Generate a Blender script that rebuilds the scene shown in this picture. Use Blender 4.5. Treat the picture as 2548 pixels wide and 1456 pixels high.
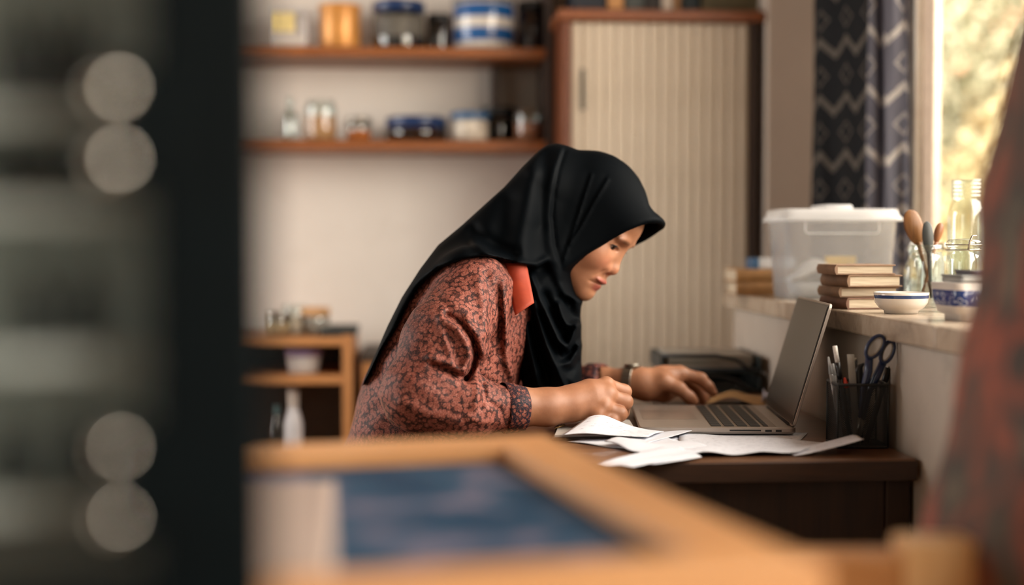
import bpy, bmesh, math, random
import numpy as np
from mathutils import Vector, Matrix

for o in list(bpy.data.objects):
    bpy.data.objects.remove(o, do_unlink=True)
scene = bpy.context.scene
COL = scene.collection
random.seed(7)
rng = np.random.default_rng(7)

# ------------------------------------------------------------------ camera
FPX = 3500.0                       # focal length in pixels of the 2548 x 1456 frame
YAW = math.radians(3.74)           # camera turned to the right of the room's y axis
PITCH = math.radians(2.01)         # camera looking slightly down
CAMZ = 1.048
cam_data = bpy.data.cameras.new('camera')
cam_data.sensor_fit = 'HORIZONTAL'
cam_data.sensor_width = 36.0
cam_data.lens = FPX / 2548.0 * 36.0
cam_data.clip_start = 0.02
cam_data.clip_end = 200
cam_data.dof.use_dof = True
cam_data.dof.focus_distance = 2.18
cam_data.dof.aperture_fstop = 1.2
cam_data.dof.aperture_blades = 0
cam = bpy.data.objects.new('camera', cam_data)
COL.objects.link(cam)
cam.location = (0, 0, CAMZ)
cam.rotation_euler = (math.pi / 2 - PITCH, 0, -YAW)
scene.camera = cam

# ------------------------------------------------------------------ sky, sun, daylight, exposure
scene.view_settings.view_transform = 'Standard'
scene.view_settings.look = 'None'
scene.view_settings.exposure = -0.42
scene.view_settings.gamma = 1.0
scene.view_settings.use_curve_mapping = False
scene.cycles.use_denoising = True
scene.cycles.max_bounces = 8
scene.cycles.diffuse_bounces = 4
scene.cycles.glossy_bounces = 4
scene.cycles.transmission_bounces = 6
scene.cycles.transparent_max_bounces = 24
scene.cycles.caustics_reflective = False
scene.cycles.caustics_refractive = False
scene.cycles.sample_clamp_indirect = 6.0

world = bpy.data.worlds.new('daylight_sky')
scene.world = world
world.use_nodes = True
wn = world.node_tree.nodes
wn['Background'].inputs[0].default_value = (1.0, 0.93, 0.80, 1)
wn['Background'].inputs[1].default_value = 2.4

def light(name, kind, loc, rot, energy, color, **kw):
    d = bpy.data.lights.new(name, kind)
    d.energy = energy
    d.color = color
    for k, v in kw.items():
        setattr(d, k, v)
    o = bpy.data.objects.new(name, d)
    COL.objects.link(o)
    o.location = loc
    o.rotation_euler = rot
    return o

R = math.radians
# afternoon sun on the garden, coming over the roof from the left
light('sun', 'SUN', (4, 0, 6), (R(18), R(-38), 0), 36.0, (1.0, 0.87, 0.66), angle=R(1.5))
# daylight in the window beside the desk
light('window_daylight', 'AREA', (1.45, 1.60, 1.72), (0, R(90), 0), 132.0, (1.0, 0.91, 0.80),
      shape='RECTANGLE', size=.95, size_y=2.1)
light('near_window_daylight', 'AREA', (1.40, -.05, 1.55), (0, R(90), 0), 66.0, (1.0, 0.86, 0.70),
      shape='RECTANGLE', size=1.2, size_y=1.0)
# daylight in the far left window, and an added fill at near left
light('far_left_window_daylight', 'AREA', (-2.28, 2.95, 1.42), (0, R(-90), 0), 66.0, (1.0, 0.98, 0.96),
      shape='RECTANGLE', size=1.5, size_y=1.3)
light('near_left_fill', 'AREA', (-2.28, -.6, 1.42), (0, R(-90), 0), 12.0, (0.80, 0.94, 1.0),
      shape='RECTANGLE', size=1.5, size_y=1.3)

# ------------------------------------------------------------------ geometry of the view
SY, CY, SP, CP = math.sin(YAW), math.cos(YAW), math.sin(PITCH), math.cos(PITCH)

def ray(px, py):
    a = (px - 1274.0) / FPX
    b = -(py - 728.0) / FPX
    return np.array([a, CP + b * SP, -SP + b * CP])

def pc(px, py, w):
    """point seen at a pixel, w metres in front of the camera (u right, w away, z up)"""
    d = ray(px, py)
    t = w / d[1]
    return np.array([d[0] * t, w, CAMZ + d[2] * t])

def gz(px, py, z):
    """point on the horizontal plane z seen at a pixel"""
    d = ray(px, py)
    t = (z - CAMZ) / d[2]
    return np.array([d[0] * t, d[1] * t, z])

def c2w(p):
    p = np.asarray(p, float)
    x = p[..., 0] * CY + p[..., 1] * SY
    y = -p[..., 0] * SY + p[..., 1] * CY
    return np.stack([x, y, p[..., 2]], -1)

def A(px, py, w):
    return Vector(c2w(pc(px, py, w)))

def G(px, py, z):
    return Vector(c2w(gz(px, py, z)))

# ------------------------------------------------------------------ materials
def srgb(r, g, b):
    f = lambda c: (c / 255) / 12.92 if c / 255 <= 0.04045 else ((c / 255 + 0.055) / 1.055) ** 2.4
    return (f(r), f(g), f(b), 1.0)

MATS = {}

class NT:
    def __init__(self, name):
        self.m = bpy.data.materials.new(name)
        self.m.use_nodes = True
        self.nt = self.m.node_tree
        self.n = self.nt.nodes
        self.bsdf = self.n['Principled BSDF']
        self.out = self.n['Material Output']
    def node(self, t, **kw):
        x = self.n.new(t)
        for k, v in kw.items():
            setattr(x, k, v)
        return x
    def link(self, a, b):
        self.nt.links.new(a, b)
    def coord(self, kind='Object', scale=(1, 1, 1), rot=(0, 0, 0), loc=(0, 0, 0)):
        tc = self.node('ShaderNodeTexCoord')
        mp = self.node('ShaderNodeMapping')
        mp.inputs['Scale'].default_value = scale
        mp.inputs['Rotation'].default_value = rot
        mp.inputs['Location'].default_value = loc
        self.link(tc.outputs[kind], mp.inputs['Vector'])
        return mp.outputs['Vector']
    def noise(self, vec, scale, detail=4, rough=0.5, dist=0.0):
        x = self.node('ShaderNodeTexNoise')
        x.inputs['Scale'].default_value = scale
        x.inputs['Detail'].default_value = detail
        x.inputs['Roughness'].default_value = rough
        x.inputs['Distortion'].default_value = dist
        self.link(vec, x.inputs['Vector'])
        return x
    def ramp(self, fac, stops, interp='LINEAR'):
        x = self.node('ShaderNodeValToRGB')
        x.color_ramp.interpolation = interp
        els = x.color_ramp.elements
        while len(els) < len(stops):
            els.new(0.5)
        for e, (p, c) in zip(els, stops):
            e.position = p
            e.color = c
        self.link(fac, x.inputs['Fac'])
        return x.outputs['Color']
    def mix(self, fac, a, b, mode='MIX'):
        x = self.node('ShaderNodeMix', data_type='RGBA', blend_type=mode)
        for sock, v in ((x.inputs[0], fac), (x.inputs[6], a), (x.inputs[7], b)):
            if hasattr(v, 'is_output'):
                self.link(v, sock)
            else:
                sock.default_value = v
        return x.outputs[2]
    def math(self, op, a, b=0.0, c=0.0):
        x = self.node('ShaderNodeMath', operation=op)
        for sock, v in zip(x.inputs, (a, b, c)):
            if hasattr(v, 'is_output'):
                self.link(v, sock)
            else:
                sock.default_value = v
        return x.outputs[0]
    def bump(self, height, strength=0.3, dist=0.01):
        x = self.node('ShaderNodeBump')
        x.inputs['Strength'].default_value = strength
        x.inputs['Distance'].default_value = dist
        self.link(height, x.inputs['Height'])
        self.link(x.outputs['Normal'], self.bsdf.inputs['Normal'])
    def set(self, **kw):
        for k, v in kw.items():
            s = self.bsdf.inputs[k.replace('_', ' ')]
            if hasattr(v, 'is_output'):
                self.link(v, s)
            else:
                s.default_value = v
        return self

def plain(name, col, rough=0.5, metal=0.0, var=0.10, vscale=30.0, bump=0.0, coat=0.0, spec=0.5):
    """a slightly mottled surface of one colour"""
    if name in MATS:
        return MATS[name]
    t = NT(name)
    v = t.coord()
    n = t.noise(v, vscale, 4)
    lo = tuple(c * (1 - var) for c in col[:3]) + (1,)
    hi = tuple(min(1, c * (1 + var)) for c in col[:3]) + (1,)
    t.set(Base_Color=t.ramp(n.outputs['Fac'], [(0.3, lo), (0.7, hi)]), Roughness=rough, Metallic=metal)
    t.bsdf.inputs['Coat Weight'].default_value = coat
    t.bsdf.inputs['Specular IOR Level'].default_value = spec
    if bump:
        t.bump(n.outputs['Fac'], bump, 0.002)
    MATS[name] = t.m
    return t.m

def wood(name, c1, c2, scale=6.0, axis='X', rough=0.45, coat=0.0, stretch=14.0):
    """long grain along one axis of the object"""
    if name in MATS:
        return MATS[name]
    t = NT(name)
    s = {'X': (1, stretch, stretch), 'Y': (stretch, 1, stretch), 'Z': (stretch, stretch, 1)}[axis]
    v = t.coord(scale=s)
    n = t.noise(v, scale, 6, 0.62, 0.4)
    n2 = t.noise(v, scale * 4.0, 3, 0.5)
    col = t.ramp(n.outputs['Fac'], [(0.30, c1), (0.70, c2)])
    col = t.mix(0.35, col, t.ramp(n2.outputs['Fac'], [(0.35, c1), (0.65, c2)]), 'MIX')
    t.set(Base_Color=col, Roughness=rough)
    t.bsdf.inputs['Coat Weight'].default_value = coat
    t.bump(n2.outputs['Fac'], 0.12, 0.002)
    MATS[name] = t.m
    return t.m

def clear(name, tint=(1, 1, 1, 1), rough=0.02, body=0.0, bodycol=(0.9, 0.9, 0.9, 1), refl=0.12):
    """thin clear glass or plastic: see-through, with a mirror sheen that grows towards the rim"""
    if name in MATS:
        return MATS[name]
    t = NT(name)
    tr = t.node('ShaderNodeBsdfTransparent')
    tr.inputs[0].default_value = tint
    gl = t.node('ShaderNodeBsdfGlossy')
    gl.inputs['Roughness'].default_value = rough
    lw = t.node('ShaderNodeLayerWeight')
    lw.inputs[0].default_value = 0.35
    f = t.math('MULTIPLY_ADD', t.math('POWER', lw.outputs['Facing'], 1.7), 0.6, refl * 0.16)
    f = t.math('MINIMUM', f, 0.85)
    mx = t.node('ShaderNodeMixShader')
    t.link(f, mx.inputs[0]); t.link(tr.outputs[0], mx.inputs[1]); t.link(gl.outputs[0], mx.inputs[2])
    last = mx
    if body > 0:
        df = t.node('ShaderNodeBsdfDiffuse'); df.inputs[0].default_value = bodycol
        tl = t.node('ShaderNodeBsdfTranslucent'); tl.inputs[0].default_value = bodycol
        m1 = t.node('ShaderNodeMixShader'); m1.inputs[0].default_value = 0.5
        t.link(df.outputs[0], m1.inputs[1]); t.link(tl.outputs[0], m1.inputs[2])
        m2 = t.node('ShaderNodeMixShader')
        nz = t.noise(t.coord(), 9.0, 3)
        t.link(t.math('MULTIPLY_ADD', nz.outputs['Fac'], body * 0.5, body * 0.75), m2.inputs[0])
        t.link(mx.outputs[0], m2.inputs[1]); t.link(m1.outputs[0], m2.inputs[2])
        last = m2
    t.link(last.outputs[0], t.out.inputs['Surface'])
    MATS[name] = t.m
    return t.m

# ------------------------------------------------------------------ mesh building
class MB:
    """collects shapes; build() links them as one mesh object"""
    def __init__(self):
        self.v, self.f, self.sm = [], [], []
    def add(self, verts, faces, M=None, smooth=False):
        k = len(self.v)
        for p in verts:
            p = Vector(p)
            self.v.append(tuple(M @ p) if M is not None else tuple(p))
        for f in faces:
            self.f.append(tuple(i + k for i in f))
            self.sm.append(smooth)
        return self
    def box(self, x0, x1, y0, y1, z0, z1, M=None):
        v = [(x, y, z) for z in (z0, z1) for y in (y0, y1) for x in (x0, x1)]
        f = [(0, 2, 3, 1), (4, 5, 7, 6), (0, 1, 5, 4), (2, 6, 7, 3), (0, 4, 6, 2), (1, 3, 7, 5)]
        return self.add(v, f, M)
    def lathe(self, prof, n=40, M=None, smooth=True):
        v, f = [], []
        for r, z in prof:
            for i in range(n):
                a = 2 * math.pi * i / n
                v.append((r * math.cos(a), r * math.sin(a), z))
        for j in range(len(prof) - 1):
            for i in range(n):
                i2 = (i + 1) % n
                f.append((j * n + i, j * n + i2, (j + 1) * n + i2, (j + 1) * n + i))
        if prof[0][0] > 1e-6:
            f.append(tuple(range(n - 1, -1, -1)))
        if prof[-1][0] > 1e-6:
            f.append(tuple((len(prof) - 1) * n + i for i in range(n)))
        return self.add(v, f, M, smooth)
    def tube(self, pts, r, n=8, M=None, closed=False):
        pts = [Vector(p) for p in pts]
        rr = r if isinstance(r, (list, tuple)) else [r] * len(pts)
        m = len(pts)
        v, f = [], []
        prev = None
        for i, p in enumerate(pts):
            if closed:
                d = pts[(i + 1) % m] - pts[i - 1]
            else:
                d = pts[min(i + 1, m - 1)] - pts[max(i - 1, 0)]
            d.normalize()
            if prev is None:
                prev = d.orthogonal().normalized()
            prev = (prev - d * prev.dot(d)).normalized()
            b = d.cross(prev)
            for k in range(n):
                a = 2 * math.pi * k / n
                v.append(tuple(p + (prev * math.cos(a) + b * math.sin(a)) * rr[i]))
        for i in range(m if closed else m - 1):
            j = (i + 1) % m
            for k in range(n):
                k2 = (k + 1) % n
                f.append((i * n + k, i * n + k2, j * n + k2, j * n + k))
        if not closed:
            f.append(tuple(range(n - 1, -1, -1)))
            f.append(tuple((m - 1) * n + k for k in range(n)))
        return self.add(v, f, M, True)
    def prism(self, poly, z0, z1, M=None):
        n = len(poly)
        v = [(x, y, z0) for x, y in poly] + [(x, y, z1) for x, y in poly]
        f = [tuple(range(n - 1, -1, -1)), tuple(range(n, 2 * n))]
        for i in range(n):
            j = (i + 1) % n
            f.append((i, j, n + j, n + i))
        return self.add(v, f, M)
    def grid(self, P, M=None, smooth=True, thick=0.0):
        """P[i][j] points; thick > 0 gives the sheet a back face and rims"""
        P = np.asarray(P, float)
        ni, nj = P.shape[:2]
        if thick:
            du = np.gradient(P, axis=0); dv = np.gradient(P, axis=1)
            nn = np.cross(du, dv)
            nn /= (np.linalg.norm(nn, axis=2, keepdims=True) + 1e-12)
            Q = P - nn * thick
        v = [tuple(p) for p in P.reshape(-1, 3)]
        f = [(i * nj + j, (i + 1) * nj + j, (i + 1) * nj + j + 1, i * nj + j + 1)
             for i in range(ni - 1) for j in range(nj - 1)]
        if thick:
            k = ni * nj
            v += [tuple(p) for p in Q.reshape(-1, 3)]
            f += [tuple(k + x for x in reversed(q)) for q in f]
            ring = ([(i, 0) for i in range(ni)] + [(ni - 1, j) for j in range(1, nj)] +
                    [(i, nj - 1) for i in range(ni - 2, -1, -1)] + [(0, j) for j in range(nj - 2, 0, -1)])
            ids = [i * nj + j for i, j in ring]
            for a, b in zip(ids, ids[1:] + ids[:1]):
                f.append((b, a, k + a, k + b))
        return self.add(v, f, M, smooth)
    def mesh(self, name, bevel=0.0, seg=2):
        me = bpy.data.meshes.new(name)
        me.from_pydata(self.v, [], self.f)
        me.polygons.foreach_set('use_smooth', self.sm)
        bm = bmesh.new(); bm.from_mesh(me)
        bmesh.ops.recalc_face_normals(bm, faces=bm.faces)
        if bevel > 0:
            es = [e for e in bm.edges if len(e.link_faces) == 2 and e.calc_face_angle(0) > 0.6]
            r = bmesh.ops.bevel(bm, geom=es, offset=bevel, segments=seg, profile=0.5, affect='EDGES', clamp_overlap=True)
        bm.to_mesh(me); bm.free()
        return me
    def build(self, name, mat, parent=None, bevel=0.0, seg=2, loc=None, rz=0.0):
        me = self.mesh(name, bevel, seg)
        return link(name, me, mat, parent, loc, rz)

def link(name, me, mat, parent=None, loc=None, rz=0.0):
    o = bpy.data.objects.new(name, me)
    COL.objects.link(o)
    if mat is not None and len(me.materials) == 0:
        me.materials.append(mat)
    o.parent = parent
    if loc is not None:
        o.location = loc
    if rz:
        o.rotation_euler.z = rz
    return o

def tag(o, label=None, cat=None, group=None, kind=None):
    if label: o['label'] = label
    if cat: o['category'] = cat
    if group: o['group'] = group
    if kind: o['kind'] = kind
    return o

def thing(name, label, cat, loc=(0, 0, 0), rz=0.0, group=None):
    o = bpy.data.objects.new(name, None)
    COL.objects.link(o)
    o.location = loc
    o.rotation_euler.z = rz
    o.empty_display_size = 0.05
    return tag(o, label, cat, group)

def struct(name, mb, mat, bevel=0.0, parent=None):
    o = mb.build(name, mat, parent, bevel)
    if parent is None:
        o['kind'] = 'structure'
    return o

def T(x=0, y=0, z=0, rx=0, ry=0, rz=0, s=1.0):
    return (Matrix.Translation((x, y, z)) @ Matrix.Rotation(rz, 4, 'Z') @ Matrix.Rotation(ry, 4, 'Y')
            @ Matrix.Rotation(rx, 4, 'X') @ Matrix.Diagonal((s, s, s, 1)))

# ================================================================== the setting
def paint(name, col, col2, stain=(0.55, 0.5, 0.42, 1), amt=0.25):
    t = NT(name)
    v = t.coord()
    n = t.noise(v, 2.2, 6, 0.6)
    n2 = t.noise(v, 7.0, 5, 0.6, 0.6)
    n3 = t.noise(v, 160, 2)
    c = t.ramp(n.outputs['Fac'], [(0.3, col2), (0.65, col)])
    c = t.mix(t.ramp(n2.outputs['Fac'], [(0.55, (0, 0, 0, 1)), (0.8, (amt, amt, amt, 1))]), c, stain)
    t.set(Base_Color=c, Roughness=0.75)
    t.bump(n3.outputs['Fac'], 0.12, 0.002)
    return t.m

M_WALL = paint('wall_paint', srgb(236, 229, 220), srgb(226, 218, 208), srgb(196, 184, 170), 0.22)
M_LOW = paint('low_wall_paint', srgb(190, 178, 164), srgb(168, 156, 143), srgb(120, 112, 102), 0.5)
M_CEIL = wood('ceiling_boards', srgb(96, 74, 54), srgb(128, 100, 74), 2, 'X', .7)
M_WALLB = paint('dim_wall_paint', srgb(150, 138, 124), srgb(138, 126, 112))
M_FLOOR = plain('floor_tile', srgb(120, 100, 84), 0.45, var=0.2, vscale=4)

XW, XU, YB, XL, YN = 0.693, 1.03, 4.0, -2.2, -1.6      # low wall face, upper wall face, back, left, near
ZS, ZSB = 0.94, 0.907
struct('floor', MB().box(XL - .2, 1.2, YN - .2, YB + .2, -0.1, 0.0), M_FLOOR)
struct('ceiling', MB().box(XL - .2, 1.2, YN - .2, YB + .2, 2.5, 2.6), M_CEIL)
struct('wall_back', MB().box(XL - .2, 1.2, YB, YB + .15, 0, 2.5), M_WALL)
struct('wall_near', MB().box(XL - .2, 1.2, YN - .15, YN, 0, 2.5), M_WALLB)
wl = MB()
wl.box(XL - .15, XL, YN, -1.25, 0, 2.5).box(XL - .15, XL, 0.05, 2.3, 0, 2.5).box(XL - .15, XL, 3.6, YB, 0, 2.5)
for y0, y1 in ((-1.25, .05), (2.3, 3.6)):
    wl.box(XL - .15, XL, y0, y1, 0, 0.6).box(XL - .15, XL, y0, y1, 2.25, 2.5)
struct('wall_left', wl, M_WALLB)
wr = MB()
wr.box(XU, XU + .045, 2.93, YB, 0, 2.5).box(XU, XU + .045, YN, 2.93, 2.2, 2.5)
wr.box(XU, XU + .045, YN, -.55, ZSB, 2.2)
struct('wall_right', wr, paint('upper_wall_paint', srgb(196, 180, 164), srgb(184, 168, 152)))
struct('wall_pier', MB().box(.878, XU, 3.52, YB, 0, 2.5), paint('pier_paint', srgb(206, 192, 178), srgb(194, 180, 166)))
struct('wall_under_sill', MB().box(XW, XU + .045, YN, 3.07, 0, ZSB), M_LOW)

# stone window sill, laid in slabs
t = NT('sill_stone')
v = t.coord()
n = t.noise(v, 9, 8, 0.65, 0.8); n2 = t.noise(v, 45, 4)
c = t.ramp(n.outputs['Fac'], [(0.30, srgb(132, 115, 97)), (0.5, srgb(168, 150, 130)), (0.7, srgb(190, 174, 154))])
c = t.mix(t.ramp(n2.outputs['Fac'], [(0.6, (0, 0, 0, 1)), (0.75, (0.5, 0.5, 0.5, 1))]), c, srgb(110, 92, 76))
t.set(Base_Color=c, Roughness=0.22)
t.bump(n2.outputs['Fac'], 0.08, 0.002)
M_SILL = t.m
sill = thing('trim_1', 'pale stone window sill of butted slabs above the desk', 'window sill', (XW, 1.3, ZSB))
del sill['category']
sill['kind'] = 'structure'
ys = [YN, 0.2, 1.01, 1.80, 2.6, 3.085]
for y0, y1 in zip(ys, ys[1:]):
    MB().box(-.02, XU - XW, y0 - 1.3 + .0008, y1 - 1.3 - .0008, 0, ZS - ZSB).build('slab', M_SILL, sill, 0.003)

# window beside the desk
M_FRAME = plain('window_frame_paint', srgb(236, 214, 192), 0.4)
win = bpy.data.objects.new('window_1', None)
COL.objects.link(win); win.location = (XU + .05, 1.3, ZS); win['kind'] = 'structure'
win['label'] = 'pale painted window frame in front of sunlit greenery'
def wpart(name, y0, y1, z0, z1, x0=-.03, x1=.03, mat=M_FRAME, bev=.004):
    return MB().box(x0, x1, y0 - 1.3, y1 - 1.3, z0 - ZS, z1 - ZS).build(name, mat, win, bev)
M_FRHL = plain('window_frame_highlight', srgb(252, 246, 236), .4)  # whiter tone paints a bright highlight onto the outer frame
wpart('outer_frame', 2.882, 2.93, ZS, 2.2, -.05, .0, M_FRHL)
wpart('outer_frame', -.55, -.492, ZS, 2.2, -.05, .0, M_FRHL)
wpart('head_frame', -.492, 2.882, 2.14, 2.2, -.05, .0, M_FRHL)
wpart('bottom_frame', -.492, 2.882, ZS, ZS + .03, -.02, .0, M_FRHL)
for y in (2.822, 2.01, 1.27, .51, -.492):
    wpart('sash_stile', y, y + .06, ZS + .03, 2.14, -.034, -.016)
M_PANE = clear('window_glass', refl=0.1)
for y0, y1 in ((-.432, .51), (.57, 1.27), (1.33, 2.01), (2.07, 2.822)):
    wpart('pane', y0, y1, ZS + .03, 2.14, -.027, -.023, M_PANE, 0)

# windows in the left wall; the nearer one is added for the fill
for wi, wy in ((2, 2.95), (3, -.6)):
    win2 = bpy.data.objects.new('window_%d' % wi, None)
    COL.objects.link(win2); win2.location = (XL - .05, wy, .6); win2['kind'] = 'structure'
    for y0, y1, z0, z1 in ((-.65, -.6, 0, 1.65), (.6, .65, 0, 1.65), (-.025, .025, .05, 1.6), (-.6, .6, 0, .05), (-.6, .6, 1.6, 1.65)):
        MB().box(-.03, .03, y0, y1, z0, z1).build('frame', M_FRAME, win2, .004)
    for y0, y1 in ((-.6, -.025), (.025, .6)):
        MB().box(-.003, .003, y0, y1, .05, 1.6).build('pane', M_PANE, win2)

# ================================================================== outside
gd = MB().box(1.18, 30, -14, 24, -.35, -.25)
struct('ground_outside', gd, plain('garden_soil', srgb(190, 160, 110), 0.9, var=.3, vscale=2))

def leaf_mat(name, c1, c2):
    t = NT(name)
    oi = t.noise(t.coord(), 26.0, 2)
    c = t.ramp(oi.outputs['Fac'], [(0.42, c1), (0.60, c2)])  # near-white clumps put bright sunlit specks into the leaf colour
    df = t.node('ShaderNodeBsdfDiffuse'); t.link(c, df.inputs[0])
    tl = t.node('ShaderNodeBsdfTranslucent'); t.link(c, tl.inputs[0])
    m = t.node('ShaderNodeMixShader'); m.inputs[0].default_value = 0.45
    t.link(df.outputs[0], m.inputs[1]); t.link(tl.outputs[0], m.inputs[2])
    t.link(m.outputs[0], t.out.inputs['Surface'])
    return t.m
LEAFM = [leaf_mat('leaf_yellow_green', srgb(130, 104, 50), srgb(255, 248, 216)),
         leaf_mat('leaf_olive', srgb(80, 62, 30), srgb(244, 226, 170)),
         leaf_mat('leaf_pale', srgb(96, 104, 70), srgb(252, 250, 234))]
M_BARK = plain('bark', srgb(150, 110, 70), 0.9, var=.3)

def shrub(x, y, h, rad, n, mi, label, ls=.07):
    root = thing('garden_shrub', label, 'shrub', (x, y, -.25), group='shrubs outside the window')
    tr = MB()
    for k in range(5):
        a = k * 1.25 + x
        tr.tube([(0, 0, 0), (.08 * math.cos(a), .08 * math.sin(a), h * .3), (rad * .5 * math.cos(a), rad * .5 * math.sin(a), h * .75)], [.035, .026, .010], 6)
    tr.build('stem', M_BARK, root)
    q = rng.normal(size=(n, 3)); q /= np.linalg.norm(q, axis=1, keepdims=True)
    q *= (rng.random((n, 1)) ** .4)
    c = q * np.array([rad, rad, h * .45]) + np.array([0, 0, h * .58])
    c += rng.normal(size=(n, 3)) * .05
    d = rng.normal(size=(n, 3)); d /= np.linalg.norm(d, axis=1, keepdims=True)
    s = np.cross(d, rng.normal(size=(n, 3))); s /= np.linalg.norm(s, axis=1, keepdims=True)
    up = np.cross(d, s)
    L = (ls * (.6 + .8 * rng.random((n, 1))))
    v = np.stack([c - d * L, c + s * L * .45 + up * L * .12, c + d * L, c - s * L * .45 + up * L * .12], 1).reshape(-1, 3)
    me = bpy.data.meshes.new('foliage')
    me.from_pydata(v.tolist(), [], [f for i in range(n) for f in ((4 * i, 4 * i + 1, 4 * i + 2), (4 * i, 4 * i + 2, 4 * i + 3))])
    fo = link('foliage', me, LEAFM[mi], root)
    fo['kind'] = 'stuff'
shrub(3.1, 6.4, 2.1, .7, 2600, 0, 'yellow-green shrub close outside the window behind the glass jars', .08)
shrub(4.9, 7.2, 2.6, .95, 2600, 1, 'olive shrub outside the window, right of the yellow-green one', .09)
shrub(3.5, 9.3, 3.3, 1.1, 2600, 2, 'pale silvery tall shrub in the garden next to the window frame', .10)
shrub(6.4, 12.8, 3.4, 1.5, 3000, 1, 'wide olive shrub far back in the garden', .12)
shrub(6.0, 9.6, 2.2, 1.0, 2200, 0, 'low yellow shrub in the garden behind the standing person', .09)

hs = thing('house', 'pale house with white posts and a pink roof beyond the garden', 'house', (9.0, 16.5, -.25))
MB().box(-3.0, 3.5, 0, 4, 0, 3.3).build('wall', plain('house_plaster', srgb(250, 236, 214), .8), hs)
MB().add([(-3.4, -1.6, 3.2), (3.9, -1.6, 3.2), (3.9, 4.4, 3.2), (-3.4, 4.4, 3.2), (-2.4, 1.4, 5.2), (2.9, 1.4, 5.2)],
         [(0, 1, 5, 4), (1, 2, 5), (2, 3, 4, 5), (3, 0, 4), (3, 2, 1, 0)]).build('roof', plain('roof_tile', srgb(226, 176, 150), .8, var=.2), hs)
for x in (-3.0, -1.2, .6, 2.4):
    MB().box(x - .12, x + .12, -1.4, -1.16, 0, 3.2).build('post', plain('post_paint', srgb(252, 246, 236), .6), hs, .01)

# ================================================================== back wall furniture
W_OR1, W_OR2 = srgb(112, 62, 28), srgb(162, 98, 50)
M_SHELF = wood('shelf_wood', W_OR1, W_OR2, 5, 'X')
M_CABW = wood('cabinet_wood_upright', srgb(84, 42, 20), srgb(124, 66, 32), 5, 'Z')
M_CABX = wood('cabinet_wood_flat', srgb(104, 56, 26), srgb(154, 88, 44), 5, 'X')
M_DARKW = plain('dark_wood_and_shade', srgb(52, 36, 26), .6)  # dark wood, also painting in shade on cabinet side and shelf end

def bx(name, mat, parent, x0, x1, y0, y1, z0, z1, bev=.002):
    return MB().box(x0, x1, y0, y1, z0, z1).build(name, mat, parent, bev)

# tambour cabinet
CX0, CX1, CYF = .36, .864, 3.55
cab = thing('tambour_cabinet', 'tall wooden cabinet with a cream slatted sliding shutter behind the woman', 'cabinet', ((CX0 + CX1) / 2, CYF, 0))
hw = (CX1 - CX0) / 2
CTOP = 1.61
bx('side_panel', M_CABW, cab, -hw, -hw + .022, 0, .43, 0, CTOP)
bx('side_panel', M_DARKW, cab, hw - .022, hw, 0, .43, 0, CTOP)  # right side coloured dark to paint in its shade
bx('top_board', M_CABX, cab, -hw - .012, hw + .010, -.015, .43, CTOP, CTOP + .027, .004)
bx('plinth', M_CABX, cab, -hw + .022, hw - .022, .02, .43, 0, .08)
bx('back_panel', M_DARKW, cab, -hw + .022, hw - .022, .41, .43, .08, CTOP)
t = NT('slat_cream')
v = t.coord(scale=(20, 20, 1.2)); n = t.noise(v, 5, 5)
t.set(Base_Color=t.ramp(n.outputs['Fac'], [(0.3, srgb(208, 193, 171)), (0.7, srgb(228, 214, 193))]), Roughness=.5)
M_SLAT = t.m
NS = 16
sw = (2 * hw - .046) / NS
sl = MB()
prof = []
for k in range(9):
    a = math.pi * (k / 8)
    prof.append((-math.cos(a) * sw * .47, -.0075 * math.sin(a) ** .8))
prof += [(sw * .47, .008), (-sw * .47, .008)]
sl.prism(prof, .085, CTOP - .004)
slme = sl.mesh('slat'); slme.materials.append(M_SLAT)
for i in range(NS):
    link('slat', slme, M_SLAT, cab, (-hw + .023 + sw * (i + .5), .022, 0))
bx('pull_handle', plain('pull_dark', srgb(50, 48, 40), .5), cab, -hw + .048, -hw + .058, .0085, .0145, 1.385, 1.49, .002)

# wall shelf
SH0, SH1, SHY = -1.0, .352, 3.74
wsh = thing('wall_shelf', 'wooden wall shelf with two long boards of jars and tins', 'shelf', (-.3, SHY, 1.29))
ZU, ZL = 1.566, 1.321
for zz in (ZU, ZL):
    bx('board', M_SHELF, wsh, SH0 + .3, SH1 + .3 - .016, 0, .26, zz - .027 - 1.29, zz - 1.29, .003)
bx('end_panel', M_DARKW, wsh, SH1 + .3 - .016, SH1 + .3 + .004, 0, .26, -.01, .62)  # shadow between shelf and cabinet put into the panel colour
bx('end_panel', M_DARKW, wsh, SH0 + .28, SH0 + .3, 0, .26, -.01, .62)
bx('bracket', M_DARKW, wsh, .5, .515, .15, .258, .04, .249)

def U(px, w=3.84):
    """room x of a pixel column at the shelf"""
    return float(c2w(pc(px, 300, w))[0])

GLASS = clear('jar_glass', tint=(.93, .96, .95, 1), rough=.03, refl=.5)
GLASS_D = clear('jar_glass_smoky', tint=(.55, .56, .54, 1), rough=.04, refl=.5)
def glossy(name, col, rough=.25):
    return plain(name, col, rough, var=.08, coat=.4)

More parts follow.
